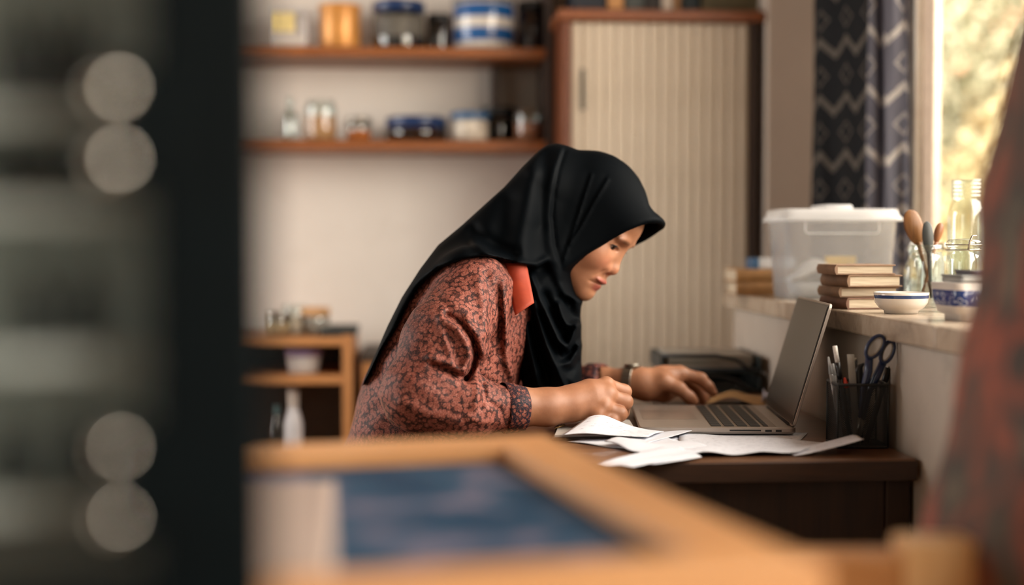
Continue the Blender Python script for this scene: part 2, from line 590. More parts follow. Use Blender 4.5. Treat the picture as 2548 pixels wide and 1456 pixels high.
def jar(name, label, cat, loc, r, h, glass=None, lid=None, lidr=1.0, lidh=.02, fill=None, fillh=.5, neck=.86, group=None, band=None):
    """screw-top jar: walls, lid, contents, paper band"""
    j = thing(name, label, cat, loc, group=group)
    g = glass or GLASS
    hs_ = h - (lidh if lid else 0)
    pr = [(r * .86, 0), (r * .98, .004), (r, h * .06), (r, hs_ * .80), (r * .95, hs_ * .88), (r * neck, hs_ * .94), (r * neck, hs_)]
    inn = [(a - .0022, z) for a, z in reversed(pr)]
    inn[-1] = (inn[-1][0], .004)
    MB().lathe(pr + inn, 32).build('body', g, j)
    if fill is not None:
        MB().lathe([(r * .85, .005), (r * .955, .01), (r * .955, hs_ * fillh), (r * .5, hs_ * fillh * 1.03), (0, hs_ * fillh * 1.02)], 28).build('contents', fill, j)
    if lid is not None:
        rl = r * neck * lidr + .003
        MB().lathe([(rl, hs_ - .006), (rl, hs_ + lidh - .004), (rl - .003, hs_ + lidh), (0, hs_ + lidh)], 32).build('lid', lid, j)
    if band is not None:
        MB().lathe([(r + .0004, h * .25), (r + .0008, h * .26), (r + .0008, h * .66), (r + .0004, h * .67)], 32).build('paper_label', band, j)
    return j

def can(name, label, cat, loc, r, h, mat, lid=None, group=None, rimz=True):
    j = thing(name, label, cat, loc, group=group)
    MB().lathe([(r * .97, 0), (r, .003), (r, h - .006), (r * .985, h - .003)], 40).build('body', mat, j)
    MB().lathe([(r + .002, h - .012), (r + .003, h - .009), (r + .003, h - .001), (r - .001, h), (r - .004, h - .003), (0, h - .003)], 40).build('lid', lid or mat, j)
    MB().tube([(r * math.cos(a), r * math.sin(a), .003) for a in np.linspace(0, 2 * math.pi, 33)[:-1]], .0022, 6, closed=True).build('base_rim', lid or mat, j)
    return j

def stripe_mat(name, c1, c2, zs, soft=0.0):
    """flat printed bands: list of (z0, z1) painted c2 over c1"""
    t = NT(name)
    tc = t.node('ShaderNodeTexCoord'); sp = t.node('ShaderNodeSeparateXYZ')
    t.link(tc.outputs['Object'], sp.inputs[0])
    tot = None
    for z0, z1 in zs:
        a = t.math('GREATER_THAN', sp.outputs['Z'], z0); b = t.math('LESS_THAN', sp.outputs['Z'], z1)
        m = t.math('MULTIPLY', a, b)
        tot = m if tot is None else t.math('MAXIMUM', tot, m)
    t.set(Base_Color=t.mix(tot, c1, c2), Roughness=.22)
    t.bsdf.inputs['Coat Weight'].default_value = .5
    return t.m

NAVY = glossy('navy_lid', srgb(24, 52, 96), .3)
STEEL = plain('lid_steel', srgb(170, 165, 155), .3, .9)
BLACKL = plain('black_lid', srgb(26, 28, 30), .4)
# upper board, left to right
yv = 3.84
zc = ZU + .0005
pb = thing('storage_tub', 'clear plastic tub with yellow sticker at the left end of the upper shelf', 'tub', (U(722, yv), yv, zc))
MB().box(-.052, .052, -.05, .05, 0, .095).build('body', clear('tub_plastic', body=.35, refl=.3), pb, .008)
MB().box(-.056, .056, -.054, .054, .095, .108).build('lid', clear('tub_lid_plastic', body=.75, refl=.3), pb, .004)
MB().box(-.045, .02, -.0535, -.0505, .098 - .055, .098 - .005).build('sticker', plain('sticker_yellow', srgb(226, 206, 140), .6, var=.25, vscale=60), pb)
MB().box(-.04, .04, -.04, .04, .003, .04).build('contents', plain('tub_white', srgb(228, 218, 206), .7), pb, .01)
can('tin', 'plain golden tin canister on the upper shelf', 'tin', (U(848, yv), yv, zc), .0545, .121, plain('gold_tin', srgb(214, 150, 78), .35, .25))
jar('jar', 'large dark glass jar with navy lid and white label on the upper shelf', 'jar', (U(993, yv), yv, zc), .071, .132, GLASS_D, NAVY, 1.12, .022,
    plain('dark_tea', srgb(40, 34, 28), .8, var=.4, vscale=90), .8, band=plain('paper_dark', srgb(92, 88, 80), .6, var=.5, vscale=45))
jar('jar', 'narrow black jar between the navy-lidded jar and the striped canister', 'jar', (U(1092, yv), yv, zc), .031, .10, GLASS_D, BLACKL, 1.1, .016, plain('black_beans', srgb(24, 24, 24), .6), .85)
can('canister', 'large white canister with two blue bands on the upper shelf', 'canister', (U(1203, yv), yv, zc), .083, .138,
    stripe_mat('blue_banded', srgb(214, 208, 198), srgb(20, 86, 150), [(.022, .058), (.086, .121)]), glossy('canister_lid', srgb(60, 70, 76), .3))
jar('jar', 'dark red jar at the right end of the upper shelf', 'jar', (U(1322, yv), yv, zc), .037, .138, clear('red_glass', tint=(.35, .12, .10, 1), refl=.4), BLACKL, 1.1, .02, plain('red_sauce', srgb(60, 20, 16), .5), .8)
# lower board
zc = ZL + .0005
bt = thing('bottle', 'slim clear glass bottle at the left end of the lower shelf', 'bottle', (U(722, yv), yv, zc))
pr = [(.022, 0), (.024, .004), (.024, .062), (.018, .078), (.010, .090), (.010, .112), (.0115, .113), (.0115, .119)]
MB().lathe(pr + [(a - .002, z) for a, z in reversed(pr)], 28).build('body', GLASS, bt)
MB().lathe([(.0085, .108), (.0085, .125), (0, .125)], 20).build('stopper', plain('stopper_white', srgb(230, 224, 214), .4), bt)
jar('jar', 'tall clear glass jar of brown sugar on the lower shelf', 'jar', (U(800, yv), yv, zc), .043, .112, GLASS, None, fill=plain('brown_sugar', srgb(190, 140, 92), .9, var=.2, vscale=120), fillh=.62)
jar('jar', 'small jar with steel lid and orange contents on the lower shelf', 'jar', (U(893, yv), yv, zc), .034, .066, GLASS, STEEL, 1.1, .014, plain('orange_spice', srgb(196, 110, 50), .9), .6)
jar('jar', 'wide low jar with a blue lid on the lower shelf', 'jar', (U(1036, yv), yv, zc), .083, .066, GLASS_D, NAVY, 1.12, .024, plain('red_brown_spice', srgb(120, 62, 30), .9), .85)
jar('tin', 'white tin with a blue lid and faded print on the lower shelf', 'tin', (U(1168, yv), yv - .03, zc), .049, .078, plain('white_tin', srgb(206, 196, 180), .35, var=.3, vscale=40), glossy('blue_tin_lid', srgb(48, 96, 140), .3), 1.14, .014, neck=.9)
jar('jar', 'dark jar of black tea standing behind the white tin', 'jar', (U(1243, yv), yv + .055, zc), .047, .10, GLASS_D, BLACKL, 1.1, .02, plain('dark_tea2', srgb(34, 30, 28), .9), .7)
jar('jar', 'clear jar of reddish nuts at the right end of the lower shelf', 'jar', (U(1314, yv), yv - .045, zc), .040, .088, GLASS, None, fill=plain('nuts', srgb(150, 96, 66), .9, var=.35, vscale=90), fillh=.6)

# things on top of the cabinet
zc = CTOP + .0275
def carton(name, label, cat, px0, px1, h, col, y=3.62, d=.2, lidcol=None):
    x0, x1 = U(px0, y + .02), U(px1, y + .02)
    o = thing(name, label, cat, ((x0 + x1) / 2, y, zc))
    w = (x1 - x0) / 2 - .001
    MB().box(-w, w, 0, d, 0, h * .72).build('body', plain(label.replace(' ', '_')[:40], col, .6, var=.15), o, .002)
    MB().box(-w - .0006, w + .0006, -.001, d + .001, h * .72, h).build('lid', plain('lid_' + label.replace(' ', '_')[:36], lidcol or col, .6, var=.1), o, .002)
carton('box_file', 'dark navy box file at the left end of the cabinet top', 'box file', 1425, 1508, .26, srgb(20, 28, 40))
carton('carton', 'tan cardboard carton on top of the cabinet', 'carton', 1512, 1552, .18, srgb(206, 150, 92))
carton('box_file', 'grey-green box file beside the tan carton on the cabinet top', 'box file', 1556, 1604, .25, srgb(74, 80, 78))
carton('box_file', 'black box file in the middle of the cabinet top', 'box file', 1606, 1646, .24, srgb(40, 34, 30))
carton('carton', 'narrow white carton on top of the cabinet', 'carton', 1648, 1676, .17, srgb(214, 200, 184))
carton('carton', 'narrow brown carton right of the white one on the cabinet top', 'carton', 1678, 1696, .2, srgb(160, 118, 76))
carton('box_file', 'dark teal box file on the right half of the cabinet top', 'box file', 1700, 1742, .24, srgb(24, 40, 44))
carton('basket_box', 'wide olive storage box at the right end of the cabinet top', 'box', 1748, 1905, .2, srgb(92, 84, 58), lidcol=srgb(110, 98, 66))

# small open shelf in the left background
M_TAN = wood('tan_wood', srgb(176, 116, 66), srgb(208, 150, 96), 5, 'X')
M_TANZ = wood('tan_wood_up', srgb(170, 110, 62), srgb(204, 146, 92), 5, 'Z')
SX1 = float(c2w(pc(876, 900, 3.55))[0]); SX0 = -.62; SYF = 3.58
ssh = thing('shelf_unit', 'low tan wooden shelf unit in the left background', 'shelf unit', ((SX0 + SX1) / 2, SYF, 0))
h2 = (SX1 - SX0) / 2
for zz in (.81, .712, .43, .10):
    bx('board', M_TAN, ssh, -h2 + .025, h2 - .025, 0, .36, zz - .022, zz)
for x in (-h2, h2 - .025):
    bx('upright', M_TANZ, ssh, x, x + .025, 0, .36, 0, .815)
bx('back_panel', plain('shelf_back_grey', srgb(96, 92, 88), .8), ssh, -h2 + .025, h2 - .025, .35, .36, .0, .80)
zt = .8105
def UX(px, w): return float(c2w(pc(px, 800, w))[0])
jar('jar', 'glass jar with pale contents on top of the low shelf unit', 'jar', (UX(735, 3.72), 3.72, zt), .042, .075, GLASS, None, fill=plain('pale_flour', srgb(222, 206, 186), .9), fillh=.6)
jar('jar', 'glass jar with a tan cork lid on top of the low shelf unit', 'jar', (UX(786, 3.70), 3.70, zt), .038, .07, GLASS, plain('cork_tan', srgb(206, 160, 112), .7), 1.1, .018, plain('grey_salt', srgb(160, 150, 140), .9), .7)
jar('jar', 'short clear jar at the left of the low shelf unit top', 'jar', (UX(690, 3.66), 3.66, zt), .035, .06, GLASS, STEEL, 1.1, .012, plain('oats', srgb(196, 168, 130), .9), .7)
tr_ = thing('tray', 'flat dark tray lying on the right end of the low shelf unit', 'tray', (UX(850, 3.74), 3.70, zt))
MB().box(-.045, .045, -.1, .1, 0, .014).build('base', plain('tray_dark', srgb(40, 46, 46), .5), tr_, .003)
MB().tube([(-.043, -.098, .016), (.043, -.098, .016), (.043, .098, .016), (-.043, .098, .016)], .004, 6, closed=True).build('rim', plain('tray_dark', srgb(40, 46, 46), .5), tr_)
bw = thing('tub', 'white tub with a lilac lid on the middle board of the low shelf unit', 'tub', (UX(756, 3.7), 3.68, .7125))
MB().lathe([(.036, 0), (.042, .004), (.048, .045), (.049, .047)], 32).build('body', plain('tub_white_gloss', srgb(214, 218, 218), .35), bw)
MB().lathe([(.051, .043), (.051, .058), (.046, .062), (0, .062)], 32).build('lid', plain('lilac_lid', srgb(150, 130, 168), .4), bw)
bw = thing('bottle', 'white plastic bottle on the lower board of the low shelf unit', 'bottle', (UX(728, 3.66), 3.66, .4305))
MB().lathe([(.024, 0), (.026, .004), (.026, .15), (.018, .18), (.014, .19), (.014, .20)], 28).build('body', plain('bottle_white', srgb(220, 220, 224), .35), bw)
MB().lathe([(.016, .195), (.0165, .235), (.014, .238), (0, .238)], 24).build('cap', plain('bottle_cap_white', srgb(230, 226, 220), .4), bw)
bw = thing('bottle', 'clear plastic bottle left of the white one on the low shelf unit', 'bottle', (UX(684, 3.66), 3.66, .4305))
MB().lathe([(.02, 0), (.022, .004), (.022, .14), (.012, .17), (.010, .18)], 28).build('body', clear('pet_plastic', tint=(.85, .9, .9, 1), refl=.4), bw)
MB().lathe([(.012, .178), (.012, .195), (0, .195)], 24).build('cap', plain('teal_cap', srgb(90, 120, 124), .4), bw)
# wooden chest beside it
cx0, cx1 = UX(884, 3.7) + .02, UX(884, 3.7) + .36
ch = thing('wooden_chest', 'plain wooden chest with a dark lid behind the seated woman', 'chest', ((cx0 + cx1) / 2, 3.6, 0))
bx('body', M_TANZ, ch, -.17, .17, 0, .36, 0, .745)
bx('lid', plain('chest_lid_dark', srgb(62, 50, 40), .6), ch, -.174, .174, -.006, .366, .745, .765, .003)
bx('drawer', M_TAN, ch, -.15, .15, -.008, .01, .5, .7, .003)

# ================================================================== curtain
CURT_U = .345         # beyond this the cloth is painted paler, as if lit by the window
def curtain_mat():
    t = NT('ikat_curtain')
    tc = t.node('ShaderNodeTexCoord'); sp = t.node('ShaderNodeSeparateXYZ')
    nz = t.noise(tc.outputs['UV'], 110, 3)
    t.link(tc.outputs['UV'], sp.inputs[0])
    u, v = sp.outputs['X'], sp.outputs['Y']
    jit = t.math('MULTIPLY_ADD', nz.outputs['Fac'], .012, -.006)
    v = t.math('ADD', v, jit)
    PU, PV = .078, .128
    fu = t.math('SUBTRACT', t.math('FRACT', t.math('DIVIDE', u, PU)), .5)
    tri = t.math('MULTIPLY', t.math('ABSOLUTE', fu), 2.0)
    vv = t.math('MULTIPLY_ADD', tri, -.036, v)
    fv = t.math('SUBTRACT', t.math('FRACT', t.math('DIVIDE', vv, PV)), .5)
    zig = t.math('LESS_THAN', t.math('ABSOLUTE', fv), .075)
    fu2 = t.math('SUBTRACT', t.math('FRACT', t.math('ADD', t.math('DIVIDE', u, PU), .5)), .5)
    fv2 = t.math('SUBTRACT', t.math('FRACT', t.math('ADD', t.math('DIVIDE', v, PV), .36)), .5)
    dd = t.math('ADD', t.math('MULTIPLY', t.math('ABSOLUTE', fu2), PU), t.math('MULTIPLY', t.math('ABSOLUTE', fv2), PV))
    dia = t.math('LESS_THAN', t.math('ABSOLUTE', t.math('SUBTRACT', dd, .022)), .0038)
    m = t.math('MAXIMUM', zig, t.math('MULTIPLY', dia, .7))
    n2 = t.noise(tc.outputs['UV'], 300, 2)
    m = t.math('MULTIPLY', m, t.math('MULTIPLY_ADD', n2.outputs['Fac'], .8, .35))
    lin = t.math('GREATER_THAN', u, CURT_U)  # window-side pleats, brightness put into their colour
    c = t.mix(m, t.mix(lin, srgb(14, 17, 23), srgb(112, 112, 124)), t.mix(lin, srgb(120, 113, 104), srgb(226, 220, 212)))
    t.set(Base_Color=c, Roughness=.85)
    tl = t.node('ShaderNodeBsdfTranslucent'); t.link(c, tl.inputs[0])
    mx = t.node('ShaderNodeMixShader'); mx.inputs[0].default_value = .35
    t.link(t.bsdf.outputs[0], mx.inputs[1]); t.link(tl.outputs[0], mx.inputs[2])
    t.link(mx.outputs[0], t.out.inputs['Surface'])
    return t.m
path = [(1.005, 3.26), (.93, 3.235), (.903, 3.20), (.915, 3.165), (.94, 3.135), (.952, 3.10), (.965, 3.062), (.975, 3.02),
        (.972, 2.985), (.955, 2.965), (.962, 2.945), (.99, 2.955), (1.0, 2.94), (.975, 2.915), (.985, 2.895), (1.008, 2.9), (1.015, 2.88)]
P = []
pp = [Vector((a, b, 0)) for a, b in path]
fine = []
for i in range(len(pp) - 1):
    p0, p1, p2, p3 = pp[max(i - 1, 0)], pp[i], pp[i + 1], pp[min(i + 2, len(pp) - 1)]
    for k in range(6):
        s = k / 6
        fine.append(.5 * ((2 * p1) + (p2 - p0) * s + (2 * p0 - 5 * p1 + 4 * p2 - p3) * s * s + (3 * p1 - p0 - 3 * p2 + p3) * s ** 3))
fine.append(pp[-1])
arc = [0]
for a, b in zip(fine, fine[1:]):
    arc.append(arc[-1] + (b - a).length)
zs = np.linspace(ZS + .006, 2.36, 36)
cen = Vector((.96, 3.05, 0))
grid = np.array([[list(cen + (p - cen) * (1.02 - .05 * (z - .95)) + Vector((0, .006 * math.sin(z * 9 + i * .4), 0))) [:2] + [z] for i, p in enumerate(fine)] for z in zs])
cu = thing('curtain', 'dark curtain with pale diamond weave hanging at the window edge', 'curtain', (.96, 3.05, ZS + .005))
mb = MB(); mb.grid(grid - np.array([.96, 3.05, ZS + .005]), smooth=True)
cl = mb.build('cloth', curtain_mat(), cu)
me = cl.data
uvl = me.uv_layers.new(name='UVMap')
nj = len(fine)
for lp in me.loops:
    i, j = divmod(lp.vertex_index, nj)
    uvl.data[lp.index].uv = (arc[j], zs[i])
rodm = plain('rod_dark', srgb(50, 40, 34), .4)
rd = thing('curtain_rod', 'dark curtain rod above the window', 'curtain rod', (.98, 1.5, 2.38))
MB().tube([(0, -1.9, 0), (0, 1.85, 0)], .012, 12).build('rod', rodm, rd)
for y in (-1.9, 1.85):
    MB().lathe([(0, -.02), (.018, -.01), (.02, 0), (.018, .01), (0, .02)], 16, T(0, y, 0)).build('finial', rodm, rd)
    MB().tube([(0, y * .95, 0), (.05, y * .95, 0)], .006, 8).build('bracket', rodm, rd)

# ================================================================== things on the window sill
def book(label, loc, rz, w, d, th, cover, group, pages=srgb(196, 180, 156), z=None):
    """book lying flat: two boards, spine on the -x side, page block"""
    b = thing('book', label, 'book', loc, rz, group)
    cm = plain('cover_' + label.replace(' ', '_')[:50], cover, .6, var=.2, vscale=50)
    MB().box(0, w, 0, d, 0, .0022).build('cover_board', cm, b, .0006)
    MB().box(0, w, 0, d, th - .0022, th).build('cover_board', cm, b, .0006)
    sp = MB()
    prof = [(-.003 * math.sin(math.pi * k / 6) , .0 + th * k / 6) for k in range(7)] + [(.0022, th), (.0022, 0)]
    v = [(x, 0, z_) for x, z_ in prof] + [(x, d, z_) for x, z_ in prof]
    n = len(prof)
    f = [tuple(range(n)), tuple(range(2 * n - 1, n - 1, -1))] + [(i, n + i, n + (i + 1) % n, (i + 1) % n) for i in range(n)]
    sp.add(v, f).build('spine', cm, b)
    t_ = 'book_pages'
    if t_ not in MATS:
        t = NT(t_)
        nn = t.noise(t.coord(scale=(1, 1, 60)), 22, 3)
        t.set(Base_Color=t.ramp(nn.outputs['Fac'], [(.3, srgb(176, 158, 132)), (.7, srgb(222, 208, 184))]), Roughness=.85)
        MATS[t_] = t.m
    MB().box(.0025, w - .004, .003, d - .003, .0023, th - .0023).build('pages', MATS[t_], b)
    return b

zs0 = ZS + .0004
# far pair of books and the small carton on them
b0 = A(1829, 720, 2.90)
g = 'books piled at the far end of the sill'
book('tan book at the bottom of the far pile left of the plastic box', (b0.x + .128, b0.y, zs0), R(86), .15, .124, .027, srgb(150, 108, 62), g)
book('tan book on top of the far pile left of the plastic box', (b0.x + .126, b0.y + .004, zs0 + .0275), R(88), .145, .122, .026, srgb(160, 116, 66), g)
ct = thing('carton', 'small white and blue carton on the far tan books', 'carton', (b0.x + .045, b0.y + .03, zs0 + .0540))
MB().box(0, .09, 0, .06, 0, .022).build('body', plain('carton_white', srgb(190, 190, 190), .6, var=.2), ct, .002)
MB().box(-.001, .012, -.001, .061, -.0000, .0225).build('end_band', plain('carton_blue', srgb(44, 84, 120), .5), ct)

# translucent storage box
sb = thing('storage_box', 'translucent lidded plastic storage box on the window sill', 'storage box', (.0, 0, 0))
c0 = c2w(pc(2064, 700, 2.74)); sb.location = (c0[0] + .002, c0[1], zs0); sb.rotation_euler.z = -YAW * .6
BOXM = clear('box_plastic', tint=(.95, .96, .97, 1), rough=.25, body=.20, bodycol=(.90, .92, .95, 1), refl=.15)
BOXL = clear('box_lid_plastic', tint=(.95, .95, .95, 1), rough=.25, body=.55, bodycol=(.90, .90, .90, 1), refl=.15)
def rrect(hx, hy, r, n=5):
    o = []
    for cx, cy, a0 in ((hx - r, hy - r, 0), (-hx + r, hy - r, 90), (-hx + r, -hy + r, 180), (hx - r, -hy + r, 270)):
        for k in range(n + 1):
            a = R(a0 + 90 * k / n)
            o.append((cx + r * math.cos(a), cy + r * math.sin(a)))
    return o
def loft(mb, secs, M=None, cap0=True, cap1=True, smooth=True):
    n = len(secs[0][0])
    v = [(x, y, z) for pl, z in secs for x, y in pl]
    f = [(j * n + i, j * n + (i + 1) % n, (j + 1) * n + (i + 1) % n, (j + 1) * n + i) for j in range(len(secs) - 1) for i in range(n)]
    if cap0: f.append(tuple(range(n - 1, -1, -1)))
    if cap1: f.append(tuple((len(secs) - 1) * n + i for i in range(n)))
    return mb.add(v, f, M, smooth)
mb = MB()
loft(mb, [(rrect(.093, .07, .018), 0), (rrect(.098, .075, .02), .003), (rrect(.108, .085, .02), .15), (rrect(.114, .09, .022), .152), (rrect(.114, .09, .022), .156),
          (rrect(.1055, .0825, .02), .156), (rrect(.096, .0725, .018), .005)], cap0=True, cap1=True)
mb.build('body', BOXM, sb)
mb = MB()
loft(mb, [(rrect(.118, .094, .022), .150), (rrect(.119, .095, .022), .153), (rrect(.113, .089, .022), .160), (rrect(.110, .086, .022), .1705), (rrect(.106, .082, .022), .1725)])
mb.build('lid', BOXL, sb)
mb = MB()
loft(mb, [(rrect(.0285, .06, .006), .168), (rrect(.027, .058, .006), .179), (rrect(.025, .056, .006), .181)])
mb.build('lid_handle', BOXL, sb)
# raised outline moulded in the front wall
def fy(z): return -(.075 + (.085 - .075) * (z / .15)) - .001
mb = MB()
pts = [(-.07, fy(.147), .147), (-.07, fy(.13), .130), (-.066, fy(.126), .126), (.066, fy(.126), .126), (.07, fy(.13), .130), (.07, fy(.147), .147)]
mb.tube(pts, .0011, 6)
mb.build('moulded_label_edge', BOXL, sb)
# what is inside the box
bi = thing('cloth_bundle', 'white folded cloth lying inside the plastic box', 'cloth', (sb.location.x - .02, sb.location.y, zs0 + .0065), -YAW)
xx = np.linspace(-.065, .055, 26); yy = np.linspace(-.05, .05, 20)
Pg = np.array([[[x, y, .028 + .034 * math.exp(-((x + .01) / .04) ** 2) + .007 * math.sin(40 * x + 25 * y) + .006 * math.sin(60 * y)] for y in yy] for x in xx])
Pg2 = Pg.copy(); Pg2[..., 2] = .0
m = MB(); m.grid(Pg, thick=.004); m.build('top_fold', plain('cloth_white', srgb(226, 222, 216), .9), bi)
m = MB(); loft(m, [(rrect(.05, .045, .01), 0), (rrect(.054, .05, .012), .012), (rrect(.06, .046, .012), .026)]); m.build('lower_fold', plain('cloth_white2', srgb(206, 206, 204), .9), bi)
tb = thing('plastic_bag', 'pale turquoise packet inside the plastic box', 'packet', (sb.location.x + .05, sb.location.y - .03, zs0 + .0065), -YAW)
m = MB(); loft(m, [(rrect(.03, .025, .008), 0), (rrect(.036, .03, .01), .012), (rrect(.033, .027, .01), .03), (rrect(.02, .014, .006), .04)])
m.build('packet_body', plain('turquoise', srgb(120, 180, 184), .6, var=.2), tb)
MB().box(-.018, .018, -.0015, .0015, .039, .052).build('packet_seal', plain('turquoise', srgb(120, 180, 184), .6), tb)
yb = thing('notebook', 'yellow notebook leaning inside the plastic box', 'notebook', (sb.location.x + .03, sb.location.y + .035, zs0 + .0065), -YAW)
MB().box(-.03, .03, -.004, .004, 0, .075).build('cover', plain('yellow_cover', srgb(230, 190, 100), .6), yb, .001)
MB().box(-.028, .029, -.003, .003, .001, .0765).build('pages', MATS['book_pages'], yb)

# near pile of four books
g = 'books piled in front of the plastic box'
def pile(label, px, w_, z, rz, w, d, th, cover):
    q = A(px, 740, w_)
    book(label, (q.x, q.y, z), R(rz), w, d, th, cover, g)
pile('worn brown book at the bottom of the pile behind the laptop', 2110, 2.285, zs0, 8, .088, .105, .0185, srgb(112, 78, 58))
pile('second book from the bottom of the pile behind the laptop', 2091, 2.30, zs0 + .0190, 3, .100, .105, .0165, srgb(134, 104, 78))
pile('third book of the pile behind the laptop with a thick page block', 2112, 2.29, zs0 + .0360, 7, .094, .11, .0195, srgb(130, 100, 74))
pile('brown book topmost of the pile behind the laptop', 2081, 2.295, zs0 + .0560, 1, .099, .10, .0165, srgb(142, 112, 88))

# sauce bowl
o = c2w(pc(2243, 700, 2.16))
bw = thing('sauce_bowl', 'small white porcelain bowl with a blue rim band on the sill', 'bowl', (o[0], o[1], zs0))
bw.scale = (1.08, 1.08, 1.03)
pr = [(.0, .004), (.021, .003), (.022, 0), (.0235, 0), (.024, .004), (.031, .008), (.0365, .016), (.038, .026), (.0385, .031), (.0375, .0315), (.036, .027), (.034, .017), (.029, .010), (0, .008)]
MB().lathe(pr, 48).build('body', stripe_mat('porcelain_band', srgb(222, 214, 202), srgb(30, 58, 104), [(.0225, .0275)]), bw)

# glass jar with utensils
o = c2w(pc(2306, 700, 2.36)); jx, jy = o[0], o[1]
sj = thing('glass_jar', 'clear glass jar holding kitchen spoons on the sill', 'jar', (jx, jy, zs0))
pr = [(.022, 0), (.027, .003), (.0285, .01), (.0285, .075), (.026, .086), (.0235, .092), (.0245, .095), (.0245, .104)]
MB().lathe(pr + [(a - .0018, max(z, .004)) for a, z in reversed(pr)], 36).build('body', GLASS, sj)
MB().tube([(.0248 * math.cos(a), .0248 * math.sin(a), .1035) for a in np.linspace(0, 2 * math.pi, 37)[:-1]], .0014, 6, closed=True).build('rim', GLASS, sj)

def spoon(label, name, tip, head_px, head_hw, head_hl, ang, mat, w, rh=.0032):
    """flat-bowled utensil: tip is the px of the lower end, ang the tilt of the axis in the picture plane"""
    h = A(head_px[0], head_px[1], w); b = A(tip[0], tip[1], w)
    b.z = max(b.z, zs0 + .012)
    ax = (h - b).normalized()
    s = thing(name, label, 'spoon', b)
    L = (h - b).length
    side = Vector((CY, -SY, 0)); side = (side - ax * side.dot(ax)).normalized()
    nrm = ax.cross(side)
    M = Matrix((side, ax, nrm)).transposed().to_4x4()
    n = 22
    ol, il = [], []
    rows = []
    for k in range(n + 1):
        q = -1 + 2 * k / n
        y = L + q * head_hl
        wd = head_hw * math.sqrt(max(0, 1 - q * q)) * (1 + .12 * q)
        if q < -.5: wd = max(wd, rh)
        rows.append([(x * wd, y, .0045 * (x * x - 1) * (1 - q * q)) for x in np.linspace(-1, 1, 11)])
    m = MB(); m.grid(rows, M, thick=.0028); m.build('spoon_bowl', mat, s)
    m = MB(); m.tube([M @ Vector((0, 0, 0)), M @ Vector((0, (L - head_hl) * .6, 0)), M @ Vector((0, L - head_hl * .85, -.002))], [rh * .9, rh, rh * 1.3], 10); m.build('handle', mat, s)
    return s
WSP = wood('spoon_wood', srgb(104, 68, 34), srgb(138, 94, 50), 8, 'Z')
spoon('large wooden spoon standing in the glass jar', 'wooden_spoon', (2322, 740), (2274, 566), .0155, .031, 0, WSP, 2.37)
spoon('grey silicone spoon standing in the glass jar', 'silicone_spoon', (2318, 742), (2309, 592), .0095, .028, 0, plain('silicone_grey', srgb(62, 66, 66), .6), 2.345)
spoon('small slim wooden spoon standing in the glass jar', 'wooden_spoon', (2292, 742), (2335, 580), .0075, .018, 0, wood('spoon_wood_b', srgb(120, 76, 46), srgb(150, 100, 64), 8, 'Z'), 2.36, .0026)
# small bottle behind
o = c2w(pc(2277, 700, 2.52))
gb = thing('glass_bottle', 'small clear glass bottle behind the spoon jar', 'bottle', (o[0], o[1], zs0))
pr = [(.016, 0), (.019, .003), (.019, .06), (.016, .072), (.0115, .08), (.0115, .092), (.0135, .094), (.0135, .104)]
MB().lathe(pr + [(a - .0018, max(z, .003)) for a, z in reversed(pr)], 30).build('body', GLASS, gb)
MB().lathe([(.010, .096), (.010, .110), (0, .110)], 20).build('stopper', clear('stopper_plastic', body=.7), gb)
o = c2w(pc(2345, 700, 2.62))
gb = thing('glass_bottle', 'short clear glass bottle half hidden between spoon jar and tall jar', 'bottle', (o[0], o[1], zs0))
MB().lathe(pr + [(a - .0018, max(z, .003)) for a, z in reversed(pr)], 30).build('body', GLASS, gb)
MB().lathe([(.0145, .094), (.0145, .108), (0, .108)], 20).build('cap', plain('cap_steel', srgb(190, 180, 160), .3, .8), gb)
# tall jar and clip jar
o = c2w(pc(2404, 700, 2.47))
tj = thing('glass_jar', 'tall empty glass jar with a threaded neck by the window', 'jar', (o[0], o[1], zs0))
pr = [(.026, 0), (.031, .004), (.033, .012), (.033, .155), (.031, .168), (.0265, .178), (.0255, .184)]
for k in range(4):
    z = .186 + k * .0068
    pr += [(.0255, z), (.0268, z + .002), (.0268, z + .004), (.0255, z + .006)]
pr += [(.0262, .214), (.0262, .217)]
MB().lathe(pr + [(a - .0019, max(z, .004)) for a, z in reversed(pr)], 44).build('body', GLASS, tj)
MB().tube([(.0258 * math.cos(a), .0258 * math.sin(a), .217) for a in np.linspace(0, 2 * math.pi, 41)[:-1]], .0018, 8, closed=True).build('rim', GLASS, tj)
o = c2w(pc(2398, 700, 2.22))
cj = thing('glass_jar', 'squat clip-top glass jar with an orange tinge in front of the tall jar', 'jar', (o[0], o[1], zs0))
pr = [(.026, 0), (.029, .004), (.0295, .01), (.0295, .078), (.027, .088), (.0245, .093), (.025, .096), (.025, .100)]
MB().lathe(pr + [(a - .002, max(z, .004)) for a, z in reversed(pr)], 40).build('body', GLASS, cj)
MB().lathe([(.026, .101), (.0272, .103), (.0272, .109), (.024, .113), (.012, .1145), (0, .115)], 40).build('lid', clear('lid_glass', tint=(.9, .92, .9, 1), refl=.8), cj)
for z in (.097, .105):
    MB().tube([(.0275 * math.cos(a), .0275 * math.sin(a), z) for a in np.linspace(0, 2 * math.pi, 41)[:-1]], .0009, 6, closed=True).build('wire_band', STEEL, cj)
MB().tube([(-.004, -.0275, .098), (-.003, -.030, .110), (.002, -.028, .119), (.010, -.024, .119)], .0016, 8).build('clip', STEEL, cj)
MB().lathe([(.024, .006), (.0268, .012), (.0268, .03), (.012, .034), (0, .033)], 30).build('contents', plain('apricot', srgb(214, 140, 84), .7), cj)

